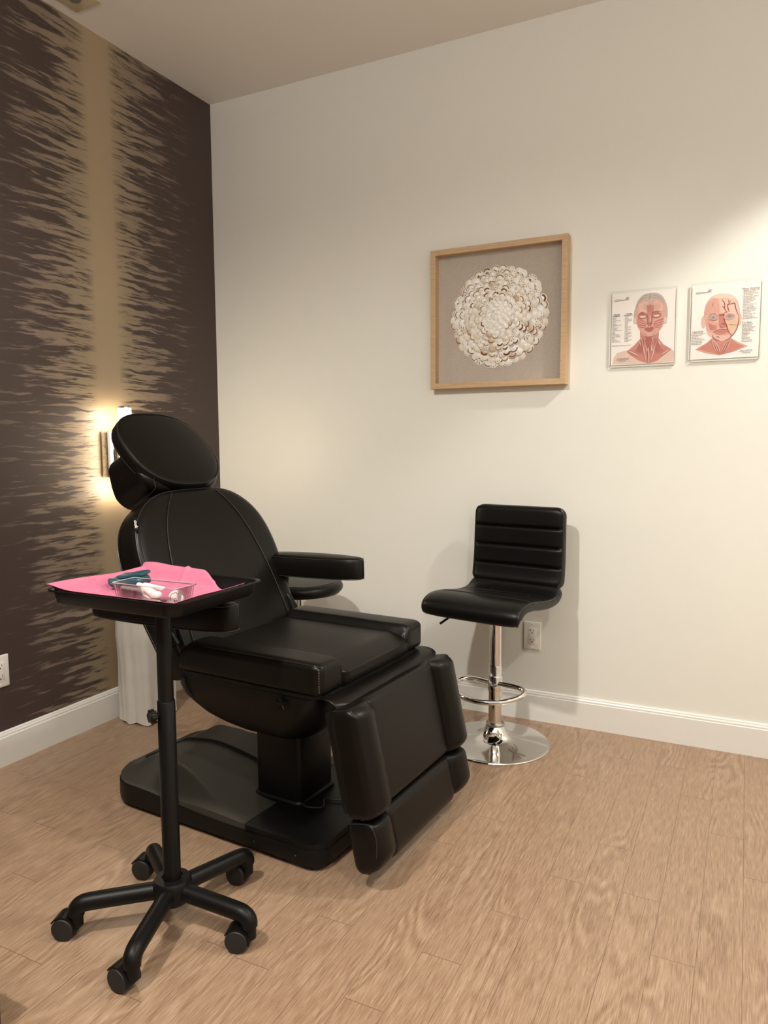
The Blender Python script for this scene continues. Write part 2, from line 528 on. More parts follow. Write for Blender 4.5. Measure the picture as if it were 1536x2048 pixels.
# ------------------------------------------------------------------ ceiling lamps and plate
def downlight(x, y, watts, deg, label):
    t = thing('recessed_downlight', label, 'ceiling light', (x, y, CEIL), group=None)
    bm = bmesh.new(); lathe(bm, [(0.052, -0.004), (0.075, -0.006), (0.08, -0.003), (0.08, 0.0), (0.052, 0.0)], 40, caps=False)
    link('trim_ring', bm, M['trim'], t)
    bm = bmesh.new(); lathe(bm, [(0.0, -0.002), (0.051, -0.002), (0.051, -0.0005), (0, -0.0005)], 32, caps=False)
    link('lens', bm, M['downglow'], t)
    lamp_spot(x, y, watts, deg)
downlight(*DOWN[0], 'lit recessed ceiling downlight nearest the back wall')
downlight(*DOWN[1], 'lit recessed ceiling downlight beside the right wall behind the camera')
downlight(*DOWN[2], 'lit recessed ceiling downlight over the front left of the room')
def ceiling_plate():
    t = thing('sprinkler_cover', 'small square beige plate with a dark round centre on the ceiling by the wallpapered wall', 'ceiling fitting', (0.118, -0.885, CEIL))
    bm = bmesh.new(); box(bm, (-0.065, -0.065, -0.006), (0.065, 0.065, 0), 0.003)
    link('plate', bm, basic('beige_plate', (0.55, 0.47, 0.34), 0.4), t)
    bm = bmesh.new(); lathe(bm, [(0, -0.012), (0.018, -0.012), (0.024, -0.0055), (0, -0.0055)], 24)
    link('nozzle', bm, basic('grey_nozzle', (0.16, 0.15, 0.13), 0.4), t)
ceiling_plate()

# ------------------------------------------------------------------ wall outlets
def outlet(loc, rz, label):
    t = thing('wall_outlet', label, 'electrical outlet', loc, rz)   # faces local -Y
    bm = bmesh.new(); box(bm, (-0.036, -0.006, -0.058), (0.036, 0, 0.058), 0.004, seg=3)
    p = link('cover_plate', bm, M['white_plastic'], t)
    bm = bmesh.new(); box(bm, (-0.0165, -0.0075, -0.0335), (0.0165, -0.005, 0.0335), 0.001)
    link('receptacle', bm, M['white_plastic'], t)
    for s in (-1, 1):
        bm = bmesh.new()
        z = s*0.019
        box(bm, (-0.0075, -0.0078, z-0.001), (-0.0055, -0.0074, z+0.007))
        box(bm, (0.0055, -0.0078, z), (0.0072, -0.0074, z+0.0065))
        if s: box(bm, (-0.0095, -0.0078, z+0.002), (-0.0055, -0.0074, z+0.004))
        lathe(bm, [(0, 0), (0.0026, 0), (0.0026, 0.0004), (0, 0.0004)], 14, M=Matrix.Translation((0, -0.0074, z-0.007)) @ Matrix.Rotation(PI/2, 4, 'X'))
        link('socket_slots', bm, M['dark'], t, smooth=False)
    for z in (0.048, -0.048):
        bm = bmesh.new(); lathe(bm, [(0.0032, 0), (0.0032, 0.001), (0.002, 0.0018), (0, 0.002)], 16, M=Matrix.Translation((0, -0.0058, z)) @ Matrix.Rotation(PI/2, 4, 'X'))
        link('screw', bm, M['white_plastic'], t)
outlet((1.585, 0, 0.352), 0, 'white double outlet on the pale wall behind the bar stool')
outlet((0, -1.242, 0.342), PI/2, 'white double outlet on the dark wallpaper at the left edge')

# ------------------------------------------------------------------ sconce
def sconce():
    t = thing('wall_sconce', 'lit chrome wall sconce with a vertical frosted glass tube behind the headrest', 'wall lamp', (0, -0.69, 1.10))
    bm = bmesh.new()
    sec = []
    pl = rrect(0.052, 0.094, 0.006, 4)
    loft(bm, [[(0.001, y*s, z*s2) for y, z in pl] for s, s2 in ((1, 1),)] + [[(0.012, y, z) for y, z in pl], [(0.030, y*0.86, z) for y, z in pl], [(0.036, y*0.6, z*0.99) for y, z in pl]])
    link('backplate', bm, M['chrome'], t)
    bm = bmesh.new(); box(bm, (0.03, -0.018, -0.075), (0.062, 0.018, 0.075), 0.004)
    link('bracket', bm, M['chrome'], t)
    bm = bmesh.new(); lathe(bm, [(0, -0.186), (0.0255, -0.186), (0.0262, -0.182), (0.0262, 0.186), (0, 0.186)], 32, M=Matrix.Translation((0.082, 0, 0)))
    link('glass_tube', bm, M['glow'], t)
    for s in (-1, 1):
        bm = bmesh.new(); lathe(bm, [(0, 0.186*s), (0.0275, 0.186*s), (0.0275, 0.192*s), (0.025, 0.194*s), (0, 0.194*s)], 32, M=Matrix.Translation((0.082, 0, 0)))
        link('end_cap', bm, M['chrome'], t)
sconce()

# ------------------------------------------------------------------ framed shell art
def shell_art():
    cx, cz, h = 1.4315, 1.6420, 0.2805
    cx *= 1; t = thing('framed_shell_art', 'square light oak shadow box frame with a round mosaic of cream shells on grey linen', 'wall art', (cx, 0, cz))
    def strip(a, b, ins=0.0225):
        # mitred frame member from corner a to b (local xz)
        bm = bmesh.new()
        a, b = Vector(a), Vector(b)
        d = (b-a).normalized(); n = Vector((-d.y, d.x))
        sect = []
        for o, y in ((0, 0), (0, -0.044), (0.0015, -0.0455), (ins-0.001, -0.0455), (ins, -0.0445), (ins, -0.006), (ins, 0)):
            sect.append((o, y))
        loft(bm, [[(a+d*o+n*o).to_3d() for o, y in sect]]+[[(b-d*o+n*o).to_3d() for o, y in sect]])
        for i, v in enumerate(bm.verts):
            y = sect[i % len(sect)][1]
            v.co = Vector((v.co.x, y, v.co.y))
        link('frame_member', bm, M['oak'], t, sharp=30)
    strip((-h, -h), (h, -h)); strip((h, -h), (h, h)); strip((h, h), (-h, h)); strip((-h, h), (-h, -h))
    bm = bmesh.new(); box(bm, (-h+.02, -0.008, -h+.02), (h-.02, -0.002, h-.02))
    link('linen_backing', bm, M['linen'], t, smooth=False)
    # one shell: fan shaped dome, outer edge at +y, radius 1
    def shell_bm(kind):
        bm = bmesh.new()
        na, nr = 22, 6
        grid = []
        for i in range(nr+1):
            r = i/nr
            row = []
            for k in range(na+1):
                a = -R(128)+R(256)*k/na
                rr = r*(1-0.10*abs(a/R(128))**3)
                hgt = 0.32*(1-r*r)+0.012*math.cos(k*PI)*r
                row.append(bm.verts.new((math.sin(a)*rr, math.cos(a)*rr*1.0, hgt)))
            grid.append(row)
        for i in range(nr):
            for k in range(na):
                q = (grid[i][k], grid[i][k+1], grid[i+1][k+1], grid[i+1][k])
                try: f = bm.faces.new(q)
                except ValueError: continue
                mi = 0
                if kind == 1 and i == nr-2 and 4 < k < na-5: mi = 1
                if kind == 2 and i in (nr-2,) and k % 3 == 0: mi = 1
                if kind == 3 and i in (nr-2, nr-3) and 4 < k < na-5: mi = 1
                if kind == 4 and i in (1, 2, 3, 4) and k % 4 == 0: mi = 1
                f.material_index = mi
        bmesh.ops.remove_doubles(bm, verts=bm.verts[:], dist=1e-4)
        return bm
    meshes = {}
    for kind in range(5):
        for mn in ('shell', 'shell_white', 'shell_tan'):
            if kind == 0 and mn == 'shell_tan': continue
            o = link('shell', shell_bm(kind), [M[mn], M['shell_brown']], None)
            meshes[(kind, mn)] = o.data
            bpy.data.objects.remove(o)
    rnd = random.Random(11)
    keys = list(meshes)
    wts = []
    for k, mn in keys:
        wts.append({0: 4.6, 1: 3.4, 2: 3.2, 3: 0.9, 4: 0.9}[k]*{'shell': 1.0, 'shell_white': 0.7, 'shell_tan': 0.12}[mn])
    spots = []
    rr = 0.184
    ring = 0
    while rr > 0.006:
        size = 0.0195 if rr > 0.13 else 0.0162 if rr > 0.07 else 0.0135
        n = max(5, int(2*PI*rr/(size*1.55)))
        for i in range(n):
            a = 2*PI*(i+0.5*(ring % 2))/n+rnd.uniform(-.05, .05)
            r2 = rr+rnd.uniform(-.003, .003)
            spots.append((r2, a, size*rnd.uniform(.9, 1.15), ring))
        rr -= size*1.02 if rr > 0.12 else size*0.95
        ring += 1
    stuff = bmesh.new()
    rest = []
    for i, (r, a, s, rg) in enumerate(spots):
        y = -0.010-0.028*(1-(r/0.19)**1.5)
        if rg == 0: y = -0.0095
        key = rnd.choices(keys, wts)[0]
        if r < 0.05: key = (0, 'shell_white')
        tilt = -R(4)+R(16)*rnd.random()-R(9)*(rg > 0)
        # frame: local +y -> outward radial, local z -> toward room (-Y)
        er = Vector((math.cos(a), 0, math.sin(a))); nrm = Vector((0, -1, 0))
        n2 = (nrm*math.cos(tilt)+er*math.sin(tilt)).normalized()
        e2 = (er*math.cos(tilt)-nrm*math.sin(tilt)).normalized()
        e1 = e2.cross(n2).normalized()
        mt = Matrix((e1*s, e2*s, n2*s)).transposed().to_4x4()
        mt.translation = Vector((r*math.cos(a), y, r*math.sin(a)))
        if i < 100:
            o = bpy.data.objects.new('shell', meshes[key]); COL.objects.link(o); o.parent = t
            o.matrix_local = mt
        else:
            rest.append((meshes[key], key, mt))
    mats = [M['shell'], M['shell_white'], M['shell_tan'], M['shell_brown']]
    ix = {'shell': 0, 'shell_white': 1, 'shell_tan': 2}
    for me, key, mt in rest:
        v0 = len(stuff.verts)
        vs = [stuff.verts.new(mt @ v.co) for v in me.vertices]
        for p in me.polygons:
            f = stuff.faces.new([vs[q] for q in p.vertices])
            f.material_index = 3 if p.material_index else ix[key[1]]
    me = bpy.data.meshes.new('inner_shells'); stuff.to_mesh(me); stuff.free()
    for m in mats: me.materials.append(m)
    for p in me.polygons: p.use_smooth = True
    o = bpy.data.objects.new('inner_shells', me); COL.objects.link(o); o.parent = t
    o['kind'] = 'stuff'
    bm = bmesh.new(); lathe(bm, [(0.178, 0), (0.172, 0.006), (0.12, 0.016), (0.05, 0.027), (0, 0.031)], 48, M=Matrix.Translation((0, -0.008, 0)) @ Matrix.Rotation(PI/2, 4, 'X'))
    link('mosaic_core', bm, M['shell_white'], t)
shell_art()

# ------------------------------------------------------------------ posters
PCOL = {}
def pc(name, c, rough=0.5):
    if name not in PCOL: PCOL[name] = basic('ink_'+name, c, rough, var=0.05)
    return PCOL[name]
class Art:
    """flat printed artwork in page units (0..1 across, 0..1 down), layered in microns"""
    def __init__(s, W, H): s.W, s.H, s.bm, s.mats, s.k = W, H, bmesh.new(), [], 0
    def mi(s, m):
        if m not in s.mats: s.mats.append(m)
        return s.mats.index(m)
    def P(s, u, v): return ((u-.5)*s.W, -0.00003*s.k, (.5-v)*s.H)
    def poly(s, pts, m, smooth=0):
        s.k += 1
        if smooth: pts = [tuple(p)[:2] for p in smoothpath([(*p, 0) for p in pts+[pts[0]]], smooth)][:-1]
        P3 = [Vector(s.P(*p)) for p in pts]
        vs = [s.bm.verts.new(p) for p in P3]
        flat = [Vector((p.x, p.z, 0)) for p in P3]
        for tri in tessellate_polygon([flat]):
            a, b, c = [flat[i] for i in tri]
            area = (b-a).cross(c-a).z
            if abs(area) < 1e-10: continue
            q = tri if area > 0 else tri[::-1]
            s.bm.faces.new([vs[i] for i in q]).material_index = s.mi(m)
    def ell(s, cu, cv, ru, rv, m, n=28, a0=0):
        s.poly([(cu+ru*math.cos(2*PI*k/n)*math.cos(a0)-rv*math.sin(2*PI*k/n)*math.sin(a0)*1, cv+ru*math.cos(2*PI*k/n)*math.sin(a0)+rv*math.sin(2*PI*k/n)*math.cos(a0)) for k in range(n)], m)
    def line(s, pts, wd, m, sm=5):
        s.k += 1
        P = [tuple(p)[:2] for p in smoothpath([(*p, 0) for p in pts], sm)] if sm else pts
        asp = s.H/s.W
        L, Rr = [], []
        for i, p in enumerate(P):
            a = P[max(i-1, 0)]; b = P[min(i+1, len(P)-1)]
            dx, dy = b[0]-a[0], (b[1]-a[1])*asp
            q = math.hypot(dx, dy) or 1
            w2 = wd/2*(0.35+0.65*math.sin(PI*min(1, max(0, (i+.5)/len(P)))))
            L.append((p[0]-dy/q*w2, p[1]+dx/q*w2/asp)); Rr.append((p[0]+dy/q*w2, p[1]-dx/q*w2/asp))
        mi = s.mi(m)
        A = [s.bm.verts.new(s.P(*p)) for p in L]; B = [s.bm.verts.new(s.P(*p)) for p in Rr]
        for i in range(len(A)-1):
            s.bm.faces.new((A[i], A[i+1], B[i+1], B[i])).material_index = mi
    def words(s, u, v, length, m, h=0.006, rnd=None):
        # illegible small print as word-sized marks
        x = u
        while x < u+length:
            wl = min(rnd.uniform(.018, .055), u+length-x)
            if wl < 0.008: break
            s.k = 60
            vs = [s.bm.verts.new(s.P(*p)) for p in ((x, v), (x, v+h), (x+wl, v+h), (x+wl, v))]
            s.bm.faces.new(vs).material_index = s.mi(m)
            x += wl+0.008
    def done(s, name, parent, loc):
        me = bpy.data.meshes.new(name)
        s.bm.to_mesh(me); s.bm.free()
        for m in s.mats: me.materials.append(m)
        o = bpy.data.objects.new(name, me); COL.objects.link(o); o.parent = parent; o.location = loc
        return o
def text_obj(name, body, size, mat, parent, loc, rot, align='CENTER', bold=0.0, shear=0.0, ext=0.0):
    cu = bpy.data.curves.new(name, 'FONT'); cu.body = body; cu.size = size
    cu.align_x = align; cu.align_y = 'CENTER'; cu.offset = bold; cu.shear = shear; cu.extrude = ext
    tmp = bpy.data.objects.new(name, cu); COL.objects.link(tmp)
    dg = bpy.context.evaluated_depsgraph_get()
    me = bpy.data.meshes.new_from_object(tmp.evaluated_get(dg))
    bpy.data.objects.remove(tmp); bpy.data.curves.remove(cu)
    me.materials.clear(); me.materials.append(mat)
    o = bpy.data.objects.new(name, me); COL.objects.link(o); o.parent = parent; o.location = loc; o.rotation_euler = rot
    return o
INK = pc('dark', (0.05, 0.045, 0.045)); GREY = pc('grey', (0.22, 0.20, 0.195))
SKIN = pc('skin', (0.70, 0.46, 0.38)); PALE = pc('pale', (0.72, 0.54, 0.46)); MUS = pc('muscle', (0.56, 0.22, 0.18)); MUS2 = pc('muscle_dark', (0.40, 0.11, 0.09))
MUSL = pc('muscle_light', (0.66, 0.36, 0.29)); TEND = pc('tendon', (0.74, 0.50, 0.44)); HAIR = pc('hair', (0.50, 0.42, 0.38)); HAIRD = pc('hair_dark', (0.38, 0.29, 0.26)); EYE = pc('eye', (0.72, 0.62, 0.60))
FAT = pc('fat_pad', (0.70, 0.50, 0.33)); ART_ = pc('artery', (0.33, 0.03, 0.03)); GREYD = pc('eye_grey', (0.30, 0.24, 0.24)); LIPD = pc('lips', (0.38, 0.07, 0.07)); BONE = pc('bone', (0.74, 0.60, 0.48))
def holder(x0, x1, z0, z1, label):
    W_, H_ = x1-x0, z1-z0
    t = thing('anatomy_poster', label, 'poster', ((x0+x1)/2, 0, (z0+z1)/2))
    pw, ph = W_-0.012, H_-0.016
    for nm, ya, yb in (('back_panel', -0.0035, -0.0005), ('front_panel', -0.0105, -0.0075)):
        bm = bmesh.new()
        o2 = rrect(W_/2, H_/2, 0.006, 4)
        loft(bm, [[(x, ya, z) for x, z in o2], [(x, yb, z) for x, z in o2]])
        link(nm, bm, M['sleeve'], t, sharp=30)
    bm = bmesh.new()
    for a, b in (((-W_/2+0.007, -H_/2), (W_/2-0.007, -H_/2+0.003)), ((-W_/2, -H_/2+0.007), (-W_/2+0.0025, H_/2-0.007)), ((W_/2-0.0025, -H_/2+0.007), (W_/2, H_/2-0.007))):
        box(bm, (a[0], -0.0078, a[1]), (b[0], -0.0032, b[1]))
    link('edge_strip', bm, basic('acrylic_edge', (0.78, 0.75, 0.69), 0.2), t, smooth=False)
    bm = bmesh.new(); box(bm, (-pw/2, -0.0046, -ph/2), (pw/2, -0.004, ph/2))
    link('page', bm, M['paper'], t, smooth=False)
    return t, pw, ph
XR = (PI/2, 0, 0)
def logo(t, pw, ph, u, v, art):
    text_obj('logo_lettering', 'ie', 0.0165, INK, t, ((u-.5)*pw, -0.0068, (.5-v)*ph), XR, bold=-0.0001, shear=0.45)
    art.line([(u-.02, v+.022), (u-.07, v+.022), (u-.15, v+.012), (u-.19, v+.025), (u-.17, v+.034), (u-.10, v+.028), (u-.03, v+.026), (u+.03, v+.022), (u+.045, v+.012)], 0.006, GREY)
def poster_one():
    t, pw, ph = holder(1.866, 2.100, 1.418, 1.698, 'poster in a clear holder of a grey-haired face and neck with muscles')
    # crop-space helper: page corners in the viewing crop
    def q(x, y):
        u = (x-(198-0.018*(y-400)))/((1398-0.02*(y-300))-(198-0.018*(y-400)))
        yt = 392-0.094*(x-200); yb = 1752-0.052*(x-200)
        return (u, (y-yt)/(yb-yt))
    def Q(*p): return [q(*a) for a in p]
    a = Art(pw, ph)
    # bare shoulders
    a.poly(Q((205, 1735), (230, 1600), (300, 1510), (480, 1460), (900, 1440), (1330, 1440), (1370, 1480), (1360, 1680), (900, 1712)), PALE)
    # hair
    a.poly(Q((640, 960), (610, 820), (640, 650), (700, 500), (800, 400), (920, 372), (1050, 370), (1150, 430), (1220, 560), (1250, 720), (1235, 880), (1170, 960)), HAIR, 4)
    a.line(Q((930, 380), (915, 440), (905, 500)), 0.02, HAIRD); a.line(Q((700, 560), (800, 440), (910, 400)), 0.012, HAIRD); a.line(Q((960, 400), (1100, 450), (1190, 580)), 0.012, HAIRD)
    a.line(Q((660, 640), (740, 510), (880, 450)), 0.010, HAIRD); a.line(Q((960, 450), (1090, 490), (1210, 640)), 0.010, HAIRD)
    # neck and chest
    a.poly(Q((735, 1050), (740, 1240), (640, 1350), (480, 1490), (560, 1560), (720, 1660), (900, 1710), (1060, 1660), (1200, 1540), (1330, 1440), (1180, 1350), (1085, 1230), (1095, 1050)), MUS)
    # face
    a.poly(Q((640, 700), (700, 580), (800, 510), (900, 520), (930, 600), (960, 510), (1060, 480), (1160, 540), (1215, 660), (1190, 860), (1150, 1010), (1060, 1140), (960, 1190), (900, 1195), (820, 1170), (730, 1080), (670, 950)), MUSL, 3)
    a.ell(*q(635, 900), 0.026, 0.045, PALE); a.ell(*q(1205, 880), 0.024, 0.045, PALE)
    a.poly(Q((700, 600), (800, 530), (890, 560), (900, 700), (760, 740), (690, 700)), SKIN, 3)
    a.poly(Q((970, 560), (1060, 510), (1150, 590), (1150, 690), (1060, 720), (960, 720)), SKIN, 3)
    a.poly(Q((680, 850), (760, 870), (850, 940), (830, 1020), (760, 1040), (690, 980)), MUS, 3)
    a.poly(Q((1180, 840), (1100, 860), (990, 930), (1000, 1020), (1080, 1020), (1150, 950)), MUS, 3)
    a.poly(Q((860, 600), (990, 600), (980, 760), (960, 860), (960, 950), (890, 965), (870, 860), (860, 760)), MUS, 2)
    # muscle fibres
    for k in range(7):
        y = 870+22*k
        a.line(Q((690, y), (770, y+30), (850, 930+14*k)), 0.006, TEND if k % 2 else MUS2)
        a.line(Q((1170, y-10), (1090, y+20), (1000, 920+14*k)), 0.006, TEND if k % 2 else MUS2)
    for k in range(6):
        a.line(Q((800+26*k, 560), (820+22*k, 690)), 0.004, MUS)
        a.line(Q((980+26*k, 540), (975+22*k, 690)), 0.004, MUS)
        a.line(Q((880+18*k, 610), (884+17*k, 740)), 0.004, MUS2 if k % 2 else MUSL)
    a.line(Q((700, 610), (730, 720), (690, 780)), 0.012, TEND); a.line(Q((1150, 560), (1110, 690)), 0.012, TEND)
    # eyes, brows
    for cx, cy, sg in ((785, 812, -1), (1045, 790, 1)):
        a.ell(*q(cx, cy), 0.075, 0.034, MUS2); a.ell(*q(cx, cy+2), 0.055, 0.020, EYE); a.ell(*q(cx, cy-2), 0.022, 0.018, PALE)
        a.line(Q((cx-80, cy-40+30*(sg < 0)-5), (cx-20, cy-70), (cx+70, cy-70+40*(sg < 0))), 0.022, MUS2)
        a.line(Q((cx-70, cy+12), (cx, cy-22), (cx+65, cy-2)), 0.012, LIPD)
    a.line(Q((880, 780), (875, 880), (880, 945)), 0.012, MUS2); a.line(Q((960, 770), (965, 870), (960, 930)), 0.010, MUS2)
    a.line(Q((925, 800), (925, 930)), 0.018, TEND)
    a.ell(*q(888, 952), 0.016, 0.010, LIPD); a.ell(*q(945, 946), 0.016, 0.010, LIPD); a.line(Q((880, 975), (920, 985), (955, 968)), 0.010, LIPD)
    a.poly(Q((820, 1045), (880, 1020), (915, 1030), (950, 1012), (1000, 1032), (960, 1085), (905, 1100), (850, 1080)), MUS2, 2)
    a.line(Q((825, 1048), (900, 1052), (995, 1035)), 0.010, LIPD)
    a.poly(Q((800, 1100), (900, 1130), (1010, 1080), (960, 1175), (900, 1190), (850, 1170)), MUSL, 2)
    a.line(Q((760, 1150), (880, 1195), (960, 1185), (1070, 1120)), 0.010, PALE)
    # neck
    a.poly(Q((840, 1180), (880, 1200), (960, 1190), (950, 1290), (930, 1400), (900, 1700), (870, 1420)), MUS2, 0)
    for p in (((760, 1220), (800, 1400), (850, 1640)), ((840, 1220), (815, 1330)), ((850, 1380), (870, 1480), (880, 1430)), ((895, 1400), (905, 1560), (900, 1700)), ((965, 1220), (990, 1310)), ((950, 1370), (965, 1480), (985, 1420)), ((1050, 1280), (1000, 1460), (950, 1640)), ((1075, 1270), (1120, 1350)), ((540, 1480), (700, 1560)), ((1290, 1440), (1150, 1540)), ((730, 1290), (760, 1380))):
        a.line(Q(*p), 0.016, TEND)
    for k in range(8):
        a.line(Q((770+12*k, 1230), (700+14*k, 1400), (640+20*k, 1500+8*k)), 0.004, MUS2); a.line(Q((1060-12*k, 1230), (1120-14*k, 1400), (1200-20*k, 1480+8*k)), 0.004, MUS2)
    rnd = random.Random(3)
    lens = [.06, .06, .13, .07, .05, .07, .15, .055, .11, .09, .17, .06, .06, .12, .13, .14, .05, .06, .10, .14]
    for i, L in enumerate(lens): a.words(q(218, 0)[0], 0.336+i*0.0176, L, GREY, 0.0055, rnd)
    l2 = [.03, .04, .09, .085, .03, .02, .02, .02, .08, .02, .08, .02, .085, .09, .03, .09, .03, .04, .09, .04]
    for i, L in enumerate(l2):
        a.words(0.215, 0.332+i*0.0178, 0.016, GREY, 0.0055, rnd); a.words(0.238, 0.332+i*0.0178, L, GREY, 0.0055, rnd)
    for u, v, L in ((.03, .290, .10), (.015, .311, .115), (.235, .290, .09), (.205, .309, .13)): a.words(u, v, L, INK, 0.009, rnd)
    a.words(0.015, .725, .31, GREY, 0.006, rnd)
    for i, (u, L) in enumerate(((.10, .19), (.09, .20), (.13, .12))): a.words(u, .905+i*.018, L, GREY, 0.006, rnd)
    logo(t, pw, ph, 0.235, 0.075, a)
    a.done('printed_art', t, (0, -0.0047, 0))
def poster_two():
    t, pw, ph = holder(2.143, 2.374, 1.424, 1.700, 'poster in a clear holder of a bald face with red arteries and headed lists')
    def q(x, y):
        xl = 190-0.02*(y-250); xr = 1440-0.03*(y-110)
        yt = 240-0.10*(x-190); yb = 1600-0.055*(x-160)
        return ((x-xl)/(xr-xl), (y-yt)/(yb-yt))
    def Q(*p): return [q(*a) for a in p]
    a = Art(pw, ph)
    a.poly(Q((550, 1200), (480, 1270), (250, 1410), (450, 1480), (700, 1515), (950, 1450), (1215, 1340), (1050, 1270), (910, 1190)), MUSL)
    a.poly(Q((555, 1215), (470, 1300), (300, 1400), (560, 1470), (700, 1500), (900, 1460), (1150, 1340), (1020, 1290), (905, 1200)), MUS)
    a.ell(*q(405, 900), 0.038, 0.085, SKIN); a.ell(*q(1065, 850), 0.025, 0.08, SKIN)
    a.poly(Q((415, 900), (410, 740), (440, 580), (530, 450), (660, 385), (780, 370), (920, 395), (1010, 480), (1060, 640), (1060, 850), (1020, 1030), (930, 1160), (820, 1230), (700, 1245), (580, 1200), (480, 1130), (450, 1000)), SKIN, 3)
    a.poly(Q((560, 440), (660, 385), (780, 372), (920, 398), (1010, 480), (960, 470), (800, 450), (660, 460)), BONE, 2)
    a.poly(Q((440, 620), (520, 500), (660, 470), (700, 700), (660, 740), (560, 720), (450, 790)), MUSL, 2)
    a.poly(Q((690, 490), (850, 470), (980, 490), (1040, 640), (1040, 800), (1000, 960), (930, 1130), (860, 1050), (820, 940), (790, 800), (740, 690)), pc('side', (0.74, 0.52, 0.43)), 2)
    a.poly(Q((430, 820), (500, 880), (640, 900), (720, 940), (700, 1010), (850, 1040), (850, 1120), (700, 1140), (560, 1100), (470, 1050)), MUSL, 2)
    a.poly(Q((680, 740), (790, 750), (800, 880), (840, 980), (780, 1010), (700, 1000), (680, 880)), MUS, 2)
    for k in range(7): a.line(Q((475+8*k, 900+20*k), (560, 950+16*k), (650, 960+12*k)), 0.009, MUS2 if k % 2 else MUS)
    for k in range(5): a.line(Q((620+60*k, 1080), (640+52*k, 1130)), 0.006, MUS2)
    a.poly(Q((590, 1090), (700, 1055), (860, 1050), (800, 1110), (680, 1130)), MUS, 2); a.line(Q((600, 1090), (720, 1078), (850, 1075)), 0.006, MUS2)
    a.poly(Q((810, 870), (900, 880), (1000, 850), (1010, 960), (940, 1130), (880, 1050), (830, 950)), FAT, 2)
    a.line(Q((820, 870), (910, 895), (1000, 860)), 0.006, MUSL); a.line(Q((850, 930), (930, 945), (1010, 945)), 0.006, MUSL); a.line(Q((915, 900), (910, 1000), (880, 1050)), 0.006, MUSL)
    # arteries
    for p, wd in ((((740, 480), (790, 560), (790, 650), (840, 720)), .012), (((740, 600), (790, 640)), .008), (((840, 560), (850, 640), (880, 710)), .012), (((840, 590), (900, 560), (970, 550), (990, 640), (1040, 770)), .012), (((850, 480), (870, 540), (845, 580)), .008), (((900, 490), (870, 560)), .007),
                  (((840, 710), (780, 740), (785, 860), (830, 960), (860, 1060), (930, 1160)), .014), (((1050, 780), (1020, 1000), (920, 1160), (800, 1240)), .012), (((680, 780), (730, 770), (780, 750)), .012), (((740, 920), (800, 940)), .010), (((870, 945), (1010, 950)), .006), (((580, 1080), (700, 1040), (850, 1030)), .008), (((570, 1130), (600, 1200), (700, 1240)), .010)):
        a.line(Q(*p), wd, ART_)
    for cx, cy in ((580, 815), (880, 795)):
        a.ell(*q(cx, cy), 0.085, 0.045, MUSL); a.ell(*q(cx, cy), 0.066, 0.032, pc('eyeball', (0.45, 0.36, 0.34))); a.ell(*q(cx, cy), 0.022, 0.020, GREYD)
    a.line(Q((500, 820), (520, 770), (600, 740), (670, 790)), 0.010, MUS2); a.line(Q((510, 840), (580, 870), (660, 850)), 0.010, MUS2); a.line(Q((820, 800), (880, 760), (960, 790)), 0.008, MUS2)
    a.line(Q((740, 960), (720, 980), (760, 1000)), 0.009, MUS2); a.line(Q((640, 1180), (680, 1160), (700, 1200)), 0.008, MUS2)
    for k in range(5): a.line(Q((560+6*k, 1220), (600+20*k, 1350), (660+14*k, 1470)), 0.010, TEND if k % 2 == 0 else MUS2)
    for k in range(5): a.line(Q((900-8*k, 1200), (860-20*k, 1340), (790-14*k, 1470)), 0.009, TEND if k % 2 == 0 else MUS2)
    a.line(Q((440, 700), (430, 800), (440, 820)), 0.006, MUS); a.line(Q((575, 530), (575, 620)), 0.006, MUS2)
    rnd = random.Random(9)
    def block(u, v, rows, step, mx):
        for i, L in enumerate(rows): a.words(u, v+i*step, L*mx, GREY, 0.0058, rnd)
    block(.755, .118, [1, .8, .95, .65, .93, .68, .78, .68, .52, .85, .68, .78, .88, .83, .52, .8, .58, .72, .92], .0205, .225)
    block(.752, .565, [.8, .75, 1, .85, .8, 1, .58, .68, .45, .42, .7, .6, .85, .78], .0172, .19)
    block(.01, .648, [1, .8, .48, .8, 1, .85, .85, .75], .0205, .20)
    for i, (u, L) in enumerate(((.74, .17), (.73, .18), (.77, .11))): a.words(u, .905+i*.017, L, GREY, 0.006, rnd)
    logo(t, pw, ph, 0.25, 0.078, a)
    for body, u, v in (('Major Arteries', .86, .098), ('Fat Pads', .822, .545), ('Ligaments', .103, .625)):
        text_obj('heading_lettering', body, 0.0092, INK, t, ((u-.5)*pw, -0.0068, (.5-v)*ph), XR, bold=0.0)
    a.done('printed_art', t, (0, -0.0047, 0))
poster_one(); poster_two()
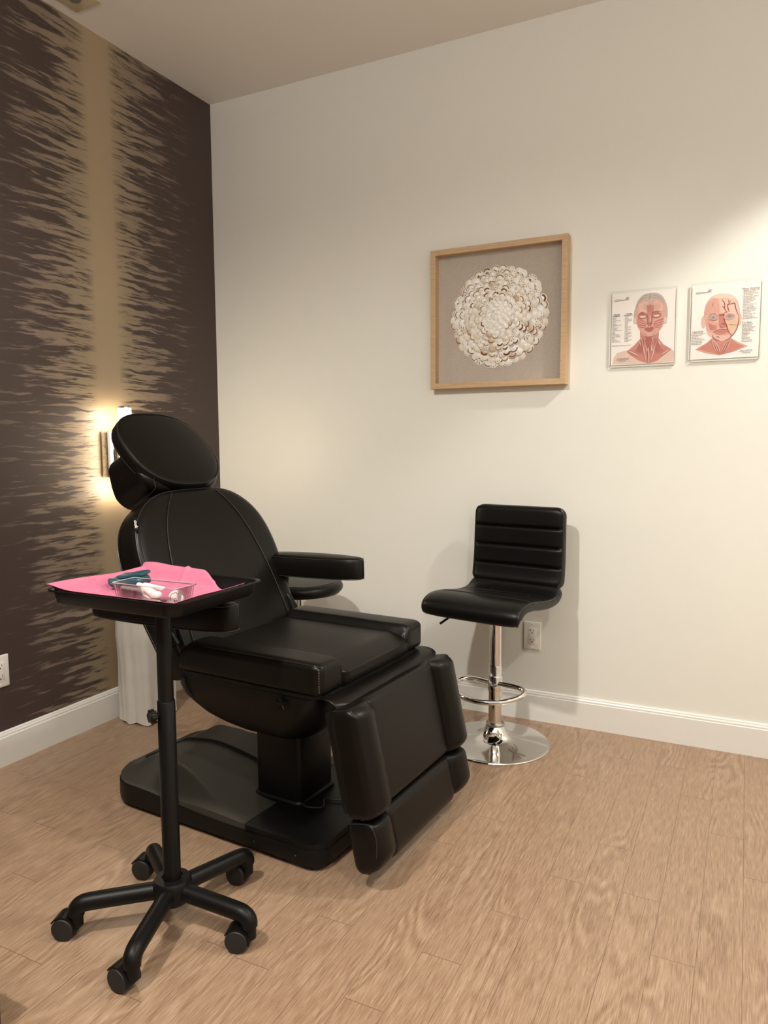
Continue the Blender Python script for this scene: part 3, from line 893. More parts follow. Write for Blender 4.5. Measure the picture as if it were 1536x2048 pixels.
#@@FURNITURE
# ------------------------------------------------------------------ treatment chair (local: +x forward, +y towards the back wall)
def frame3(o, u, v, n):
    m = Matrix((Vector(u), Vector(v), Vector(n))).transposed().to_4x4(); m.translation = Vector(o); return m
def chair():
    t = thing('treatment_chair', 'large black leatherette treatment chair with armrests, round headrest and leg rest', 'treatment chair', (1.36, -1.065, 0), R(-4))
    L, PL = M['leather'], M['plastic']
    X0, X1, YN, YF = -0.805, 0.035, -0.268, 0.228
    YC, HY = (YN+YF)/2, (YF-YN)/2
    # --- floor base: height field of the moulded cover
    def hbase(x, y):
        yy = (y-YC)
        s = sstep(-0.20, -0.62, x)
        half = 0.236 - 0.084*s
        rim = 0.063+0.018*sstep(-0.3, -0.7, x)
        top = 0.078+0.064*s*(1-0.80*sstep(-0.665, -0.80, x))
        k = 1-max(0, min(1, (abs(yy)-half)/0.085))**0.85
        k = max(0, min(1, k))
        edge = min(abs(yy)-HY, 0)
        h = rim+(top-rim)*k
        # scooped well beside the hump near the rear corner
        
        return h
    out = []
    def outline(n=20):
        # clockwise-free rounded plan of the base: big rear corners, small front ones
        pts = []
        for (cx, cy, r, a0) in ((X1-0.05, YF-0.05, 0.05, 0), (X0+0.13, YF-0.13, 0.13, 90), (X0+0.11, YN+0.11, 0.11, 180), (X1-0.05, YN+0.05, 0.05, 270)):
            for k in range(n+1):
                a = R(a0+90*k/n); pts.append((cx+r*math.cos(a), cy+r*math.sin(a)))
        return pts
    ol = outline()
    def resample(pts, m):
        P = [Vector(p) for p in pts]; P.append(P[0]); d = [0]
        for a, b in zip(P, P[1:]): d.append(d[-1]+(b-a).length)
        o = []; j = 0
        for i in range(m):
            s = d[-1]*i/m
            while d[j+1] < s: j += 1
            o.append(P[j].lerp(P[j+1], (s-d[j])/max(1e-9, d[j+1]-d[j])))
        return o
    OL = resample(ol, 200)
    c0 = Vector((-0.36, YC))
    def cover(name, xa, xb, mat, dz):
        bm = bmesh.new()
        # grid clipped by plan outline: map a unit grid radially row by row
        nx, ny = 90, 64
        def yr(x):
            ys = []
            for a, b in zip(OL, OL[1:]+OL[:1]):
                if (a.x-x)*(b.x-x) <= 0 and abs(a.x-b.x) > 1e-9:
                    ys.append(a.y+(b.y-a.y)*(x-a.x)/(b.x-a.x))
            return (min(ys), max(ys)) if ys else (YC, YC)
        rows = []
        for i in range(nx+1):
            x = xa+(xb-xa)*i/nx
            lo, hi = yr(min(max(x, X0+0.0006), X1-0.0006))
            lo += 0.003; hi -= 0.003
            rows.append([bm.verts.new((x, lo+(hi-lo)*j/ny, hbase(x, lo+(hi-lo)*j/ny)+dz)) for j in range(ny+1)])
        for i in range(nx):
            for j in range(ny): bm.faces.new((rows[i][j], rows[i+1][j], rows[i+1][j+1], rows[i][j+1]))
        # turned-down lip
        per = [rows[i][0] for i in range(nx+1)]+rows[nx][1:]+[rows[i][ny] for i in range(nx-1, -1, -1)]+rows[0][ny-1:0:-1]
        dn = [bm.verts.new((v.co.x, v.co.y, 0.055)) for v in per]
        for k in range(len(per)):
            k2 = (k+1) % len(per); bm.faces.new((per[k2], per[k], dn[k], dn[k2]))
        return link(name, bm, mat, t, sharp=50)
    cover('rear_base_cover', X0+0.001, -0.2225, M['plastic2'], 0.0)
    cover('front_base_cover', -0.2195, X1-0.001, PL, 0.0)
    # skirt round the base
    bm = bmesh.new()
    secs = []
    N2 = len(OL)
    rows = []
    for off, zf in ((-0.012, 0), (0.0, 0.004), (0.002, 0.02), (0.001, 1), (-0.004, 1.04)):
        r = []
        for i, p in enumerate(OL):
            tt = (OL[(i+1) % N2]-OL[i-1]).normalized(); nn = Vector((tt.y, -tt.x))
            top = 0.058+0.018*sstep(-0.3, -0.7, p.x)
            z = 0.012+(top-0.012)*zf if zf > 0.03 else 0.012+zf
            r.append((p.x+nn.x*off, p.y+nn.y*off, z))
        rows.append(r)
    loft(bm, rows, caps=True)
    link('base_skirt', bm, PL, t)
    for x in (-0.19, -0.045):
        bm = bmesh.new(); lathe(bm, [(0, 0.004), (0.006, 0.0035), (0.0085, 0.001), (0.0085, -0.004), (0, -0.004)], 20, M=Matrix.Translation((x, YN-0.0015, 0.033)) @ Matrix.Rotation(PI/2, 4, 'X'))
        link('screw_cap', bm, PL, t)
    for x, y in ((X1-0.04, YN+0.035), (X1-0.04, YF-0.035), (X0+0.09, YN+0.075), (X0+0.09, YF-0.075)):
        bm = bmesh.new(); lathe(bm, [(0, 0), (0.017, 0), (0.019, 0.004), (0.017, 0.008), (0.011, 0.010), (0.011, 0.03), (0, 0.03)], 24, M=Matrix.Translation((x, y, 0)))
        link('levelling_foot', bm, M['rubber'], t)
    bm = bmesh.new(); lathe(bm, [(0, 0), (0.03, 0), (0.032, 0.006), (0.03, 0.014), (0, 0.014)], 28, M=Matrix.Translation((X1-0.10, YN+0.05, 0)))
    link('floor_roller', bm, M['steel'], t)
    # --- lifting column
    cx, cy = -0.225, -0.03
    bm = bmesh.new(); loft(bm, [[(x, y, z) for x, y in rrect(0.085, 0.088, 0.022, 3, cx, cy)] for z in (0.07, 0.34)])
    link('lift_column', bm, M['powder'], t, sharp=25)
    bm = bmesh.new(); loft(bm, [[(x, y, z) for x, y in rrect(0.068, 0.070, 0.016, 3, cx, cy)] for z in (0.30, 0.47)])
    link('inner_column', bm, M['powder'], t, sharp=25)
    bm = bmesh.new(); loft(bm, [[(x, y, z) for x, y in rrect(0.088+e, 0.091+e, 0.024, 4, cx, cy)] for e, z in ((0.004, 0.066), (0.004, 0.088), (0.0, 0.094), (-0.008, 0.096))])
    link('column_collar', bm, PL, t, sharp=30)
    # --- power cord lying over the base
    cord = [(-0.815, -0.16, 0.012), (-0.79, -0.13, 0.075), (-0.74, -0.10, 0.137), (-0.69, -0.035, 0.150), (-0.60, 0.0, 0.147), (-0.50, 0.01, 0.135), (-0.41, 0.015, 0.115), (-0.335, 0.015, 0.105), (-0.31, 0.0, 0.10)]
    pts = []
    for p in smoothpath(cord, 8):
        z = p.z
        if X0+0.03 < p.x: z = max(0.0, hbase(p.x, p.y))+0.006
        pts.append((p.x, p.y, z))
    bm = bmesh.new(); tube(bm, pts, 0.0045, 10)
    link('power_cord', bm, M['rubber'], t)
    bm = bmesh.new()
    tube(bm, [(p.x, p.y, max(hbase(p.x, p.y)+0.006, p.z)) for p in smoothpath([(-0.15, -0.10, 0.09), (-0.12, -0.115, 0.086), (-0.08, -0.09, 0.084), (-0.10, -0.05, 0.084), (-0.06, -0.03, 0.082), (-0.02, 0.0, 0.082), (0.02, 0.06, 0.08)], 6)], 0.003, 10)
    link('control_cable', bm, M['rubber'], t)
    # --- moulded underbody shell
    prof = [(-0.462, 0.035, 0.262, 0.492, .05), (-0.475, 0.033, 0.262, 0.470, .05), (-0.490, 0.020, 0.258, 0.440, .06), (-0.488, 0.006, 0.250, 0.412, .07), (-0.470, -0.010, 0.240, 0.388, .08),
            (-0.430, -0.028, 0.228, 0.360, .08), (-0.380, -0.045, 0.215, 0.340, .08), (-0.320, -0.065, 0.200, 0.325, .07), (-0.27, -0.09, 0.18, 0.316, .06), (-0.24, -0.12, 0.14, 0.312, .04)]
    bm = bmesh.new()
    loft(bm, [[(x, y, z) for x, y in rrect((b-a)/2, hy, r, 8, (a+b)/2, -0.01)] for a, b, hy, z, r in prof])
    link('underbody_shell', bm, PL, t, sharp=60)
    bm = bmesh.new()
    loft(bm, [[(x, y, z) for x, y in rrect(0.252+e, 0.272+e, 0.045, 8, -0.205, 0)] for e, z in ((0, 0.478), (0.004, 0.481), (0.004, 0.491), (0, 0.494))])
    link('seat_board', bm, PL, t)
    bm = bmesh.new()
    tube(bm, smoothpath([(-0.43, -0.262, 0.468), (-0.425, -0.262, 0.44), (-0.405, -0.246, 0.40), (-0.395, -0.236, 0.385)], 5), 0.01, 12, rfun=lambda s: 0.013-0.007*s)
    link('side_rib', bm, PL, t)
    bm = bmesh.new()
    Mx = Matrix.Translation((-0.075, -0.268, 0.455)) @ Matrix.Rotation(PI/2, 4, 'X')
    lathe(bm, [(0, 0.016), (0.006, 0.016), (0.008, 0.012), (0.006, 0.0), (0, 0)], 16, M=Mx)
    for k in range(5):
        a = R(90+72*k)
        tube(bm, [(-0.075, -0.278, 0.455), (-0.075+0.017*math.cos(a), -0.28, 0.455+0.017*math.sin(a))], 0.005, 8, rfun=lambda s: 0.006-0.002*s)
    link('star_knob', bm, PL, t)
    # --- seat cushion: side bolsters and a lower centre panel running over the front edge
    hx, hy, hz = 0.2575, 0.285, 0.043
    def fseat(p):
        x, y, z = p
        tx = (x+hx)/(2*hx)                      # 0 rear, 1 front
        up = sstep(-0.2, 1.0, z/hz)
        b = sstep(0.168, 0.195, abs(y))         # 1 on bolsters
        z2 = z + up*(0.004*b*(1-((abs(y)-0.235)/0.06)**2) - 0.017*(1-b))
        z2 -= up*0.007*gauss(abs(y)-0.178, 0.006)
        # wrinkles where the centre panel turns down
        fr = sstep(0.6, 1.0, tx)
        z2 -= up*(1-b)*0.022*sstep(0.86, 1.0, tx)
        x2 = x + (0.008*(1-b)*fr) - 0.010*gauss(abs(y)-0.178, 0.008)*sstep(0.97, 1.0, tx)
        x2 += 0.002*fr*math.sin(abs(y)*420)*gauss(abs(y)-0.178, 0.03)
        # crown and rounded rear
        z2 -= up*0.045*sstep(0.14, 0.0, tx)**1.6
        return (x2, y, z2)
    bm = bmesh.new()
    rbox(bm, (hx, hy, hz), (0.03, 0.022, 0.018), (70, 90, 12), fseat, Matrix.Translation((-0.2, 0, 0.533)))
    seat = link('seat_cushion', bm, L, t, sharp=60)
    def piping(name, pts, r=0.0018, mat='seam', par=None):
        bm = bmesh.new(); tube(bm, smoothpath(pts, 5), r, 8); link(name, bm, M[mat], par or t)
    piping('piping', [(-0.44, -0.2755, 0.548), (-0.40, -0.2775, 0.568), (-0.2, -0.278, 0.5735), (0.03, -0.278, 0.5735), (0.048, -0.270, 0.568)], par=seat)
    def stitches(name, pts, par, step=0.0062):
        bm = bmesh.new()
        P = smoothpath(pts, 12); acc = 0; seg = []
        for a, b in zip(P, P[1:]):
            seg.append(a); acc += (b-a).length
            if acc > step*0.6 and len(seg) > 1:
                tube(bm, [seg[0], a.lerp(b, .5)], 0.0008, 5); seg = []; acc = -step*0.4
            if acc < 0: seg = []
        if len(bm.verts): link(name, bm, M['stitch'], par)
        else: bm.free()
    stitches('corner_stitching', [(0.036, -0.2795, 0.575), (0.0485, -0.279, 0.564), (0.0508, -0.2808, 0.545), (0.0508, -0.2808, 0.52), (0.0505, -0.2805, 0.503)], seat)
    # --- leather skirt hanging between seat and leg rest
    prof = [(-0.02, 0.486), (0.03, 0.484), (0.070, 0.480), (0.092, 0.470), (0.100, 0.455), (0.092, 0.444), (0.076, 0.440)]
    bm = bmesh.new()
    P = smoothpath([(a, 0, b) for a, b in prof], 6)
    ny = 60; top = []
    for i, p in enumerate(P):
        row = []
        s = i/(len(P)-1)
        for j in range(ny+1):
            v = j/ny
            y = -0.262+(0.262+0.292)*v
            endr = min(v, 1-v)*0.56
            pull = (1-sstep(0, 0.045, endr))
            wav = 0.008*math.sin(v*7+0.8)+0.004*math.sin(v*19)
            x = p.x + s*(0.012+0.012*v) - pull*0.030*s + wav*s*0.5
            z = p.z + 0.020*s*gauss(v-1.0, 0.14) + 0.006*s*gauss(v, 0.1) + wav*0.35*s
            row.append(bm.verts.new((x, y, z)))
        top.append(row)
    for i in range(len(P)-1):
        for j in range(ny): bm.faces.new((top[i][j], top[i][j+1], top[i+1][j+1], top[i+1][j]))
    fl = link('hanging_flap', bm, L, t, sharp=80)
    md = fl.modifiers.new('thick', 'SOLIDIFY'); md.thickness = 0.003
    # --- leg rest
    ang = math.atan2(0.060, 0.275)
    d = Vector((math.sin(ang), 0, -math.cos(ang))); n = Vector((math.cos(ang), 0, math.sin(ang)))
    org = Vector((0.062, 0, 0.462))
    def frm(u, nn): return frame3(org+d*u+n*nn, d, (0, 1, 0), n)
    def fleg(hu, hz, ybol, crown, uend=0.0, drop=0.014, et=0.013):
        def f(p):
            x, y, z = p
            up = sstep(-0.3, 1.0, z/hz)
            b = sstep(ybol-0.012, ybol+0.014, abs(y))
            hb = (0.29-ybol)/2; c = ybol+hb
            z2 = z + up*(b*crown*max(0, 1-((abs(y)-c)/hb)**2) - drop*(1-b))
            z2 -= up*0.008*gauss(abs(y)-ybol, 0.006)
            tu = abs(x)/hu
            z2 -= up*b*et*sstep(0.78, 1.0, tu)**1.3
            z2 -= up*(1-b)*0.004*sstep(0.9, 1.0, tu)
            if uend and x > 0: z2 -= up*uend*(0.15+0.85*b)*sstep(0.2, 1.0, x/hu)**1.5
            return (x, y, z2)
        return f
    bm = bmesh.new()
    rbox(bm, (0.141, 0.287, 0.038), (0.018, 0.014, 0.015), (44, 90, 10), fleg(0.141, 0.038, 0.185, 0.020), frm(0.141, 0.054))
    leg = link('leg_rest', bm, L, t, sharp=60)
    bm = bmesh.new(); box(bm, (-0.135, -0.278, -0.009), (0.128, 0.278, 0.009), 0.006, M=frm(0.141, 0.008))
    link('backing_board', bm, PL, leg)
    for sy in (-1, 1):
        y = sy*0.2805
        def LP(u, nn, yy): return tuple(org+d*u+n*nn+Vector((0, yy, 0)))
        piping('piping', [LP(0.003, 0.030, y), LP(0.003, 0.074, y), LP(0.016, 0.088, y*0.99), LP(0.08, 0.0945, y*0.99), LP(0.20, 0.0945, y*0.99), LP(0.266, 0.086, y*0.99), LP(0.2795, 0.055, y)], par=leg)
    stitches('corner_stitching', [tuple(org+d*a+n*b+Vector((0, -0.286+c, 0))) for a, b, c in ((0.006, 0.070, 0.004), (0.016, 0.083, 0.003), (0.035, 0.088, 0.003), (0.06, 0.090, 0.003))], leg)
    bm = bmesh.new()
    rbox(bm, (0.070, 0.282, 0.040), (0.030, 0.018, 0.024), (30, 90, 12), fleg(0.070, 0.040, 0.185, 0.014, 0.026, 0.006), frm(0.356, 0.040))
    low = link('foot_extension', bm, L, t, sharp=60)
    piping('piping', [tuple(org+d*a+n*b+Vector((0, -0.277, 0))) for a, b in ((0.292, 0.012), (0.292, 0.062), (0.308, 0.082), (0.345, 0.083), (0.395, 0.066), (0.418, 0.035))], par=low)
    # --- backrest (D-shaped cushion) leaning back 25 degrees
    ba = math.atan(0.47)
    bu = Vector((-math.sin(ba), 0, math.cos(ba))); bn = Vector((math.cos(ba), 0, math.sin(ba)))
    borg = Vector((-0.415, 0, 0.50))
    BM = frame3(borg, (0, 1, 0), bu, bn)             # u = y, v = up the back, w = out of the face
    zs = lambda z: (z-0.50)/math.cos(ba)
    half = [(0.475, 0.225), (0.485, 0.258), (0.50, 0.272), (0.58, 0.284), (0.68, 0.298), (0.77, 0.306), (0.83, 0.302), (0.88, 0.288), (0.92, 0.264), (0.955, 0.226), (0.98, 0.180), (0.994, 0.125), (0.999, 0.05)]
    pr = smoothpath([(hy_, zs(z_), 0) for z_, hy_ in half], 4)
    oc = [(p.x, p.y) for p in pr]+[(-p.x, p.y) for p in reversed(pr)]
    def fb(v):
        y = v.x; f = sstep(0.0, 0.05, v.z+0.055)
        # two shaped seams splitting the face in three panels
        hh = 0.155+0.07*sstep(0.55, 0.0, v.y)
        z = v.z
        if v.z > -0.01: z -= 0.005*gauss(abs(y)-hh, 0.005) - 0.006*sstep(hh, hh+0.03, abs(y))*sstep(0.305, 0.24, abs(y))
        return (v.x, v.y, z)
    bm = bmesh.new()
    slab(bm, oc, [(0.035, -0.105), (0.010, -0.100), (0.0, -0.088), (0.0, -0.030), (0.002, -0.012), (0.008, -0.003), (0.018, 0.0)], 0.006, BM)
    back = link('backrest', bm, L, t, sharp=60)
    def BP(y, v, wv): return tuple(borg+Vector((0, y, 0))+bu*v+bn*wv)
    # shaped panel seams and perimeter piping
    for sy in (-1, 1):
        piping('panel_seam', [BP(sy*a, zs(z_), c) for z_, a, c in ((0.52, 0.228, 0.0045), (0.60, 0.222, 0.005), (0.70, 0.215, 0.0058), (0.80, 0.198, 0.006), (0.88, 0.172, 0.0055), (0.94, 0.138, 0.004), (0.985, 0.10, 0.001))], 0.0016, par=back)
    n_ = len(oc)
    edge = []
    P2 = [Vector(p) for p in oc]
    for off, w_, nm in ((0.004, -0.0075, 'front_piping'), (0.004, -0.097, 'rear_piping')):
        pp = []
        for i, p in enumerate(P2):
            tt = (P2[(i+1) % n_]-P2[i-1]).normalized(); nn = Vector((-tt.y, tt.x))
            if nn.dot(Vector((0, 0.25))-p) < 0: nn = -nn
            q = p+nn*off; pp.append(BP(q.x, q.y, w_))
        bm = bmesh.new(); tube(bm, pp, 0.0022, 8, closed=True); link(nm, bm, M['seam'], back)
    tg = link('brand_tag', (lambda b_: (box(b_, (-0.006, -0.022, -0.0006), (0.006, 0.022, 0.0006)), b_)[1])(bmesh.new()), M['plastic'], back, smooth=False)
    tg.matrix_local = Matrix.LocRotScale(Vector(BP(-0.279, zs(0.905), 0.0005)), frame3((0, 0, 0), (0, 1, 0), bu, bn).to_quaternion() @ Matrix.Rotation(R(-14), 4, 'Z').to_quaternion(), None)
    tx = text_obj('tag_lettering', 'ouk', 0.0165, M['gauze'], back, (0, 0, 0), (0, 0, 0), bold=0.0003, ext=0.0002)
    tx.matrix_local = tg.matrix_local @ Matrix.Translation((0, 0, 0.0010)) @ Matrix.Rotation(R(-90), 4, 'Z')
    # pivot housings at the seat joint
    for sy in (-1, 1):
        bm = bmesh.new()
        rbox(bm, (0.045, 0.012, 0.07), (0.03, 0.006, 0.03), (12, 6, 14), None, Matrix.Translation((-0.475, sy*0.262, 0.545)) @ Matrix.Rotation(-ba, 4, 'Y'))
        link('pivot_housing', bm, PL, t)
    # --- headrest: wedge cushion and tilted face pad
    hbx = Matrix.Translation((-0.772, 0, 1.040)) @ Matrix.Rotation(R(-24), 4, 'Y')
    def fh(p):
        x, y, z = p
        k = 1-0.14*(y/0.17)**2
        if x > 0: k *= 1-0.85*sstep(-0.05, 0.092, z)
        return (x*k + 0.018*(z/0.12) , y*(1-0.10*sstep(0, 1, -z/0.12)), z*(1-0.12*(abs(y)/0.17)**3))
    bm = bmesh.new()
    rbox(bm, (0.108, 0.172, 0.092), (0.030, 0.07, 0.05), (30, 44, 30), fh, hbx)
    hb = link('headrest_cushion', bm, L, t, sharp=80)
    for zz in (-0.083,):
        piping('piping', [tuple(hbx @ Vector(fh((xx, yy, z_)))) for xx, yy, z_ in ((0.104, -0.13, 0.02), (0.105, -0.142, -0.03), (0.101, -0.148, -0.06), (0.093, -0.148, -0.083), (0.02, -0.148, -0.091), (-0.04, -0.14, -0.090))], 0.0016, par=hb)
    ca, sa = math.cos(R(42)), math.sin(R(42))
    pu = Vector((-sa, 0, ca)); pn = Vector((ca, 0, sa))     # up along the pad, out of the face
    PMt = frame3((-0.742, 0, 1.130), (0, 1, 0), pu, pn)
    ow = []
    for k in range(72):
        a = 2*PI*k/72
        c, s = math.cos(a), math.sin(a)
        e = 2.5
        rr = (abs(c)**e+abs(s)**e)**(-1/e)
        ow.append((rr*c*0.186*(1+0.03*s), rr*s*0.158))
    bm = bmesh.new()
    slab(bm, ow, [(0.012, -0.050), (0.002, -0.044), (0.0, -0.034), (0.0, -0.014), (0.003, -0.005), (0.010, 0.0)], 0.012, PMt)
    hp = link('headrest_pad', bm, L, t, sharp=60)
    for w_ in (-0.004, -0.040):
        P3 = [Vector(p)*0.988 for p in ow]
        bm = bmesh.new(); tube(bm, [tuple(PMt @ Vector((p.x, p.y, w_))) for p in P3], 0.0022, 8, closed=True)
        link('piping', bm, M['seam'], hp)
    bm = bmesh.new()
    for sy in (-0.05, 0.05): tube(bm, [(-0.70, sy, 0.93), (-0.775, sy, 1.05)], 0.006, 10)
    for sy in (-0.05, 0.05):
        bm2 = bmesh.new(); tube(bm2, [(-0.70, sy, 0.93), (-0.775, sy, 1.05)], 0.006, 10); link('headrest_post', bm2, M['chrome'], t)
    bm.free()
    # --- armrests
    for sy, x0, x1, zc, yc in ((-1, -0.70, -0.155, 0.690, -0.355), (1, -0.62, -0.180, 0.716, 0.300)):
        hxx = (x1-x0)/2
        ol2 = []
        for k in range(64):
            a = 2*PI*k/64; c, s = math.cos(a), math.sin(a); e = 2.7
            rr = (abs(c)**e+abs(s)**e)**(-1/e)
            wd = 0.052
            ol2.append((rr*c*hxx, rr*s*wd))
        tl = Matrix.Translation(((x0+x1)/2, yc, zc)) @ Matrix.Rotation(R(-1.5), 4, 'Y')
        bm = bmesh.new()
        slab(bm, ol2, [(0.010, -0.040), (0.002, -0.037), (0.0, -0.030), (0.0, 0.022), (0.003, 0.029), (0.011, 0.034)], 0.008, tl)
        ar = link('armrest', bm, L, t, sharp=60)
        for w_ in (0.0285, -0.0365):
            bm = bmesh.new(); tube(bm, [tuple(tl @ Vector((p[0]*0.993, p[1]*0.972, w_))) for p in ol2], 0.0018, 8, closed=True)
            link('piping', bm, M['seam'], ar)
        bm = bmesh.new()
        pts = [(-0.455, sy*0.278, 0.56), (-0.50, sy*0.285, 0.62), (-0.50, sy*(abs(yc)-0.01), zc-0.030)]
        tube(bm, smoothpath(pts, 5), 0.016, 12)
        link('armrest_bracket', bm, PL, ar)
chair()

# ------------------------------------------------------------------ bar stool
def bar_stool():
    t = thing('bar_stool', 'black padded bar stool with chrome pole, footring and round base against the pale wall', 'bar stool', (1.5225, -0.295, 0), R(-10))
    C = M['chrome']
    bm = bmesh.new()
    lathe(bm, [(0, 0), (0.203, 0), (0.205, 0.003), (0.203, 0.006), (0.190, 0.009), (0.14, 0.014), (0.09, 0.022), (0.062, 0.034), (0.044, 0.052), (0.035, 0.068), (0.033, 0.072), (0, 0.072)], 96)
    link('base_plate', bm, C, t, sharp=30)
    bm = bmesh.new(); lathe(bm, [(0.033, 0.068), (0.0355, 0.070), (0.0355, 0.078), (0.033, 0.080), (0, 0.080)], 48)
    col = link('base_collar', bm, M['steel'], t, sharp=30)
    bm = bmesh.new(); lathe(bm, [(0, 0.07), (0.0255, 0.07), (0.0255, 0.30), (0.0245, 0.303), (0.0235, 0.303), (0, 0.303)], 48)
    link('outer_tube', bm, C, t, sharp=30)
    bm = bmesh.new(); lathe(bm, [(0, 0.25), (0.0225, 0.25), (0.0225, 0.522), (0, 0.522)], 48)
    link('gas_lift', bm, C, t, sharp=30)
    bm = bmesh.new(); lathe(bm, [(0, 0.205), (0.0285, 0.205), (0.0285, 0.262), (0.0275, 0.264), (0.0255, 0.264)], 48)
    fr = link('footring_sleeve', bm, C, t, sharp=30)
    bm = bmesh.new()
    pts = [(-0.022, -0.012, 0.236), (-0.07, -0.008, 0.236), (-0.115, -0.014, 0.234), (-0.136, -0.038, 0.229), (-0.133, -0.075, 0.223), (-0.10, -0.125, 0.216), (-0.05, -0.155, 0.212), (0, -0.164, 0.210),
           (0.05, -0.155, 0.212), (0.10, -0.125, 0.216), (0.133, -0.075, 0.223), (0.136, -0.038, 0.229), (0.115, -0.014, 0.234), (0.07, -0.008, 0.236), (0.022, -0.012, 0.236)]
    tube(bm, smoothpath(pts, 6), 0.0095, 16)
    link('footring', bm, C, t)
    bm = bmesh.new(); tube(bm, smoothpath([(-0.01, 0.0, 0.500), (-0.09, -0.04, 0.506), (-0.13, -0.065, 0.498), (-0.185, -0.10, 0.455)], 4), 0.0045, 10)
    link('height_lever', bm, M['powder'], t)
    bm = bmesh.new(); box(bm, (-0.09, -0.09, 0.514), (0.09, 0.09, 0.530), 0.004)
    link('mounting_plate', bm, M['powder'], t)
    def pad(name, path, widths, th, grooves, sg=1):
        P = smoothpath([(0, a, b) for a, b in path], 14)
        d = [0]
        for a, b in zip(P, P[1:]): d.append(d[-1]+(b-a).length)
        Lt = d[-1]
        bm = bmesh.new(); rows = []
        nc = 40
        for i, p in enumerate(P):
            s = d[i]/Lt
            tn = (P[min(i+1, len(P)-1)]-P[max(i-1, 0)]).normalized()
            nn = Vector((0, -tn.z, tn.y))       # towards the sitter
            endd = min(d[i], Lt-d[i])
            rc = 0.035
            hw = widths(s)
            if endd < rc: hw -= rc*(1-math.sqrt(max(0, 1-((rc-endd)/rc)**2)))
            te = th*(min(1, math.sqrt(max(0.0, 1-((0.022-min(endd, 0.022))/0.022)**2)))*0.93+0.07)
            g = sum(gauss(s*Lt-q, 0.0042) for q in grooves)
            row = []
            for k in range(nc):
                a = 2*PI*k/nc
                c, si = math.cos(a), math.sin(a); e = 5.0
                rr = (abs(c)**e+abs(si)**e)**(-1/e)
                x = rr*c*hw; h_ = rr*si*te
                if si > 0.2:
                    h_ -= 0.0075*g*sstep(0.995, 0.90, abs(x)/hw)
                    # gentle pillow between the grooves
                    h_ += 0.003*(1-g)
                row.append(bm.verts.new(p+nn*h_+Vector((x, 0, 0))))
            rows.append(row)
        for A, B in zip(rows, rows[1:]):
            for k in range(nc): bm.faces.new((A[k], A[(k+1) % nc], B[(k+1) % nc], B[k]))
        bm.faces.new(rows[0]); bm.faces.new(rows[-1])
        o = link(name, bm, M['leather2'], t, sharp=80)
        # edge piping
        for sx in (-1, 1):
            pp = []
            for i, p in enumerate(P):
                endd = min(d[i], Lt-d[i]); hw = widths(d[i]/Lt)
                if endd < 0.006: continue
                if endd < 0.035: hw -= 0.035*(1-math.sqrt(max(0, 1-((0.035-endd)/0.035)**2)))
                tn = (P[min(i+1, len(P)-1)]-P[max(i-1, 0)]).normalized(); nn = Vector((0, -tn.z, tn.y))
                pp.append(p+nn*th*0.72+Vector((sx*(hw*0.985), 0, 0)))
            bm = bmesh.new(); tube(bm, pp, 0.002, 8); link('piping', bm, M['seam'], o)
        return o
    pad('seat', [(-0.180, 0.523), (-0.196, 0.536), (-0.188, 0.553), (-0.15, 0.566), (-0.09, 0.566), (-0.02, 0.556), (0.06, 0.548), (0.12, 0.551), (0.155, 0.568), (0.172, 0.596)], lambda s: 0.198-0.006*s, 0.022, [0.125, 0.185, 0.24, 0.295])
    pad('backrest', [(0.163, 0.583), (0.176, 0.62), (0.184, 0.68), (0.188, 0.76), (0.191, 0.83), (0.196, 0.893)], lambda s: 0.193-0.004*s, 0.022, [0.082, 0.157, 0.232])
bar_stool()

# ------------------------------------------------------------------ casters
def caster(t, x, y, ang, wheel_r=0.0265, mat='plastic', top=0.066):
    """twin-wheel caster trailing in direction ang from the stem at x,y"""
    m = Matrix.Translation((x, y, 0)) @ Matrix.Rotation(ang, 4, 'Z')
    bm = bmesh.new()
    # hood: partial cylinder over the wheels plus stem socket
    n = 18; cx = 0.026
    for yy0, yy1 in ((-0.0065, 0.0065),):
        lathe(bm, [(0, -0.0065), (wheel_r*0.98, -0.0065), (wheel_r*0.98, 0.0065), (0, 0.0065)], 32, M=Matrix.Translation((cx, 0, wheel_r+0.001)) @ Matrix.Rotation(PI/2, 4, 'X'))
    rows = []
    for k in range(n+1):
        a = R(-15)+R(165)*k/n
        c, s = math.cos(a), math.sin(a)
        rows.append([(cx-c*rr, yy, wheel_r+s*rr) for rr, yy in ((wheel_r+0.001, -0.020), (wheel_r+0.0045, -0.0195), (wheel_r+0.0045, 0.0195), (wheel_r+0.001, 0.020))])
    loft(bm, rows)
    tube(bm, [(0, 0, 0.030), (0, 0, top)], 0.0155, 20)
    bmesh.ops.transform(bm, matrix=m, verts=bm.verts[:])
    c = link('caster', bm, M[mat], t)
    for s in (-1, 1):
        bm = bmesh.new()
        lathe(bm, [(0, 0.0075), (wheel_r-0.001, 0.0075), (wheel_r, 0.009), (wheel_r, 0.019), (wheel_r-0.002, 0.0215), (wheel_r*0.55, 0.0225), (0, 0.0235)], 36, M=m @ Matrix.Translation((cx, 0, wheel_r)) @ Matrix.Rotation(s*PI/2, 4, 'X'))
        link('wheel', bm, M['rubber'], c)
    return c

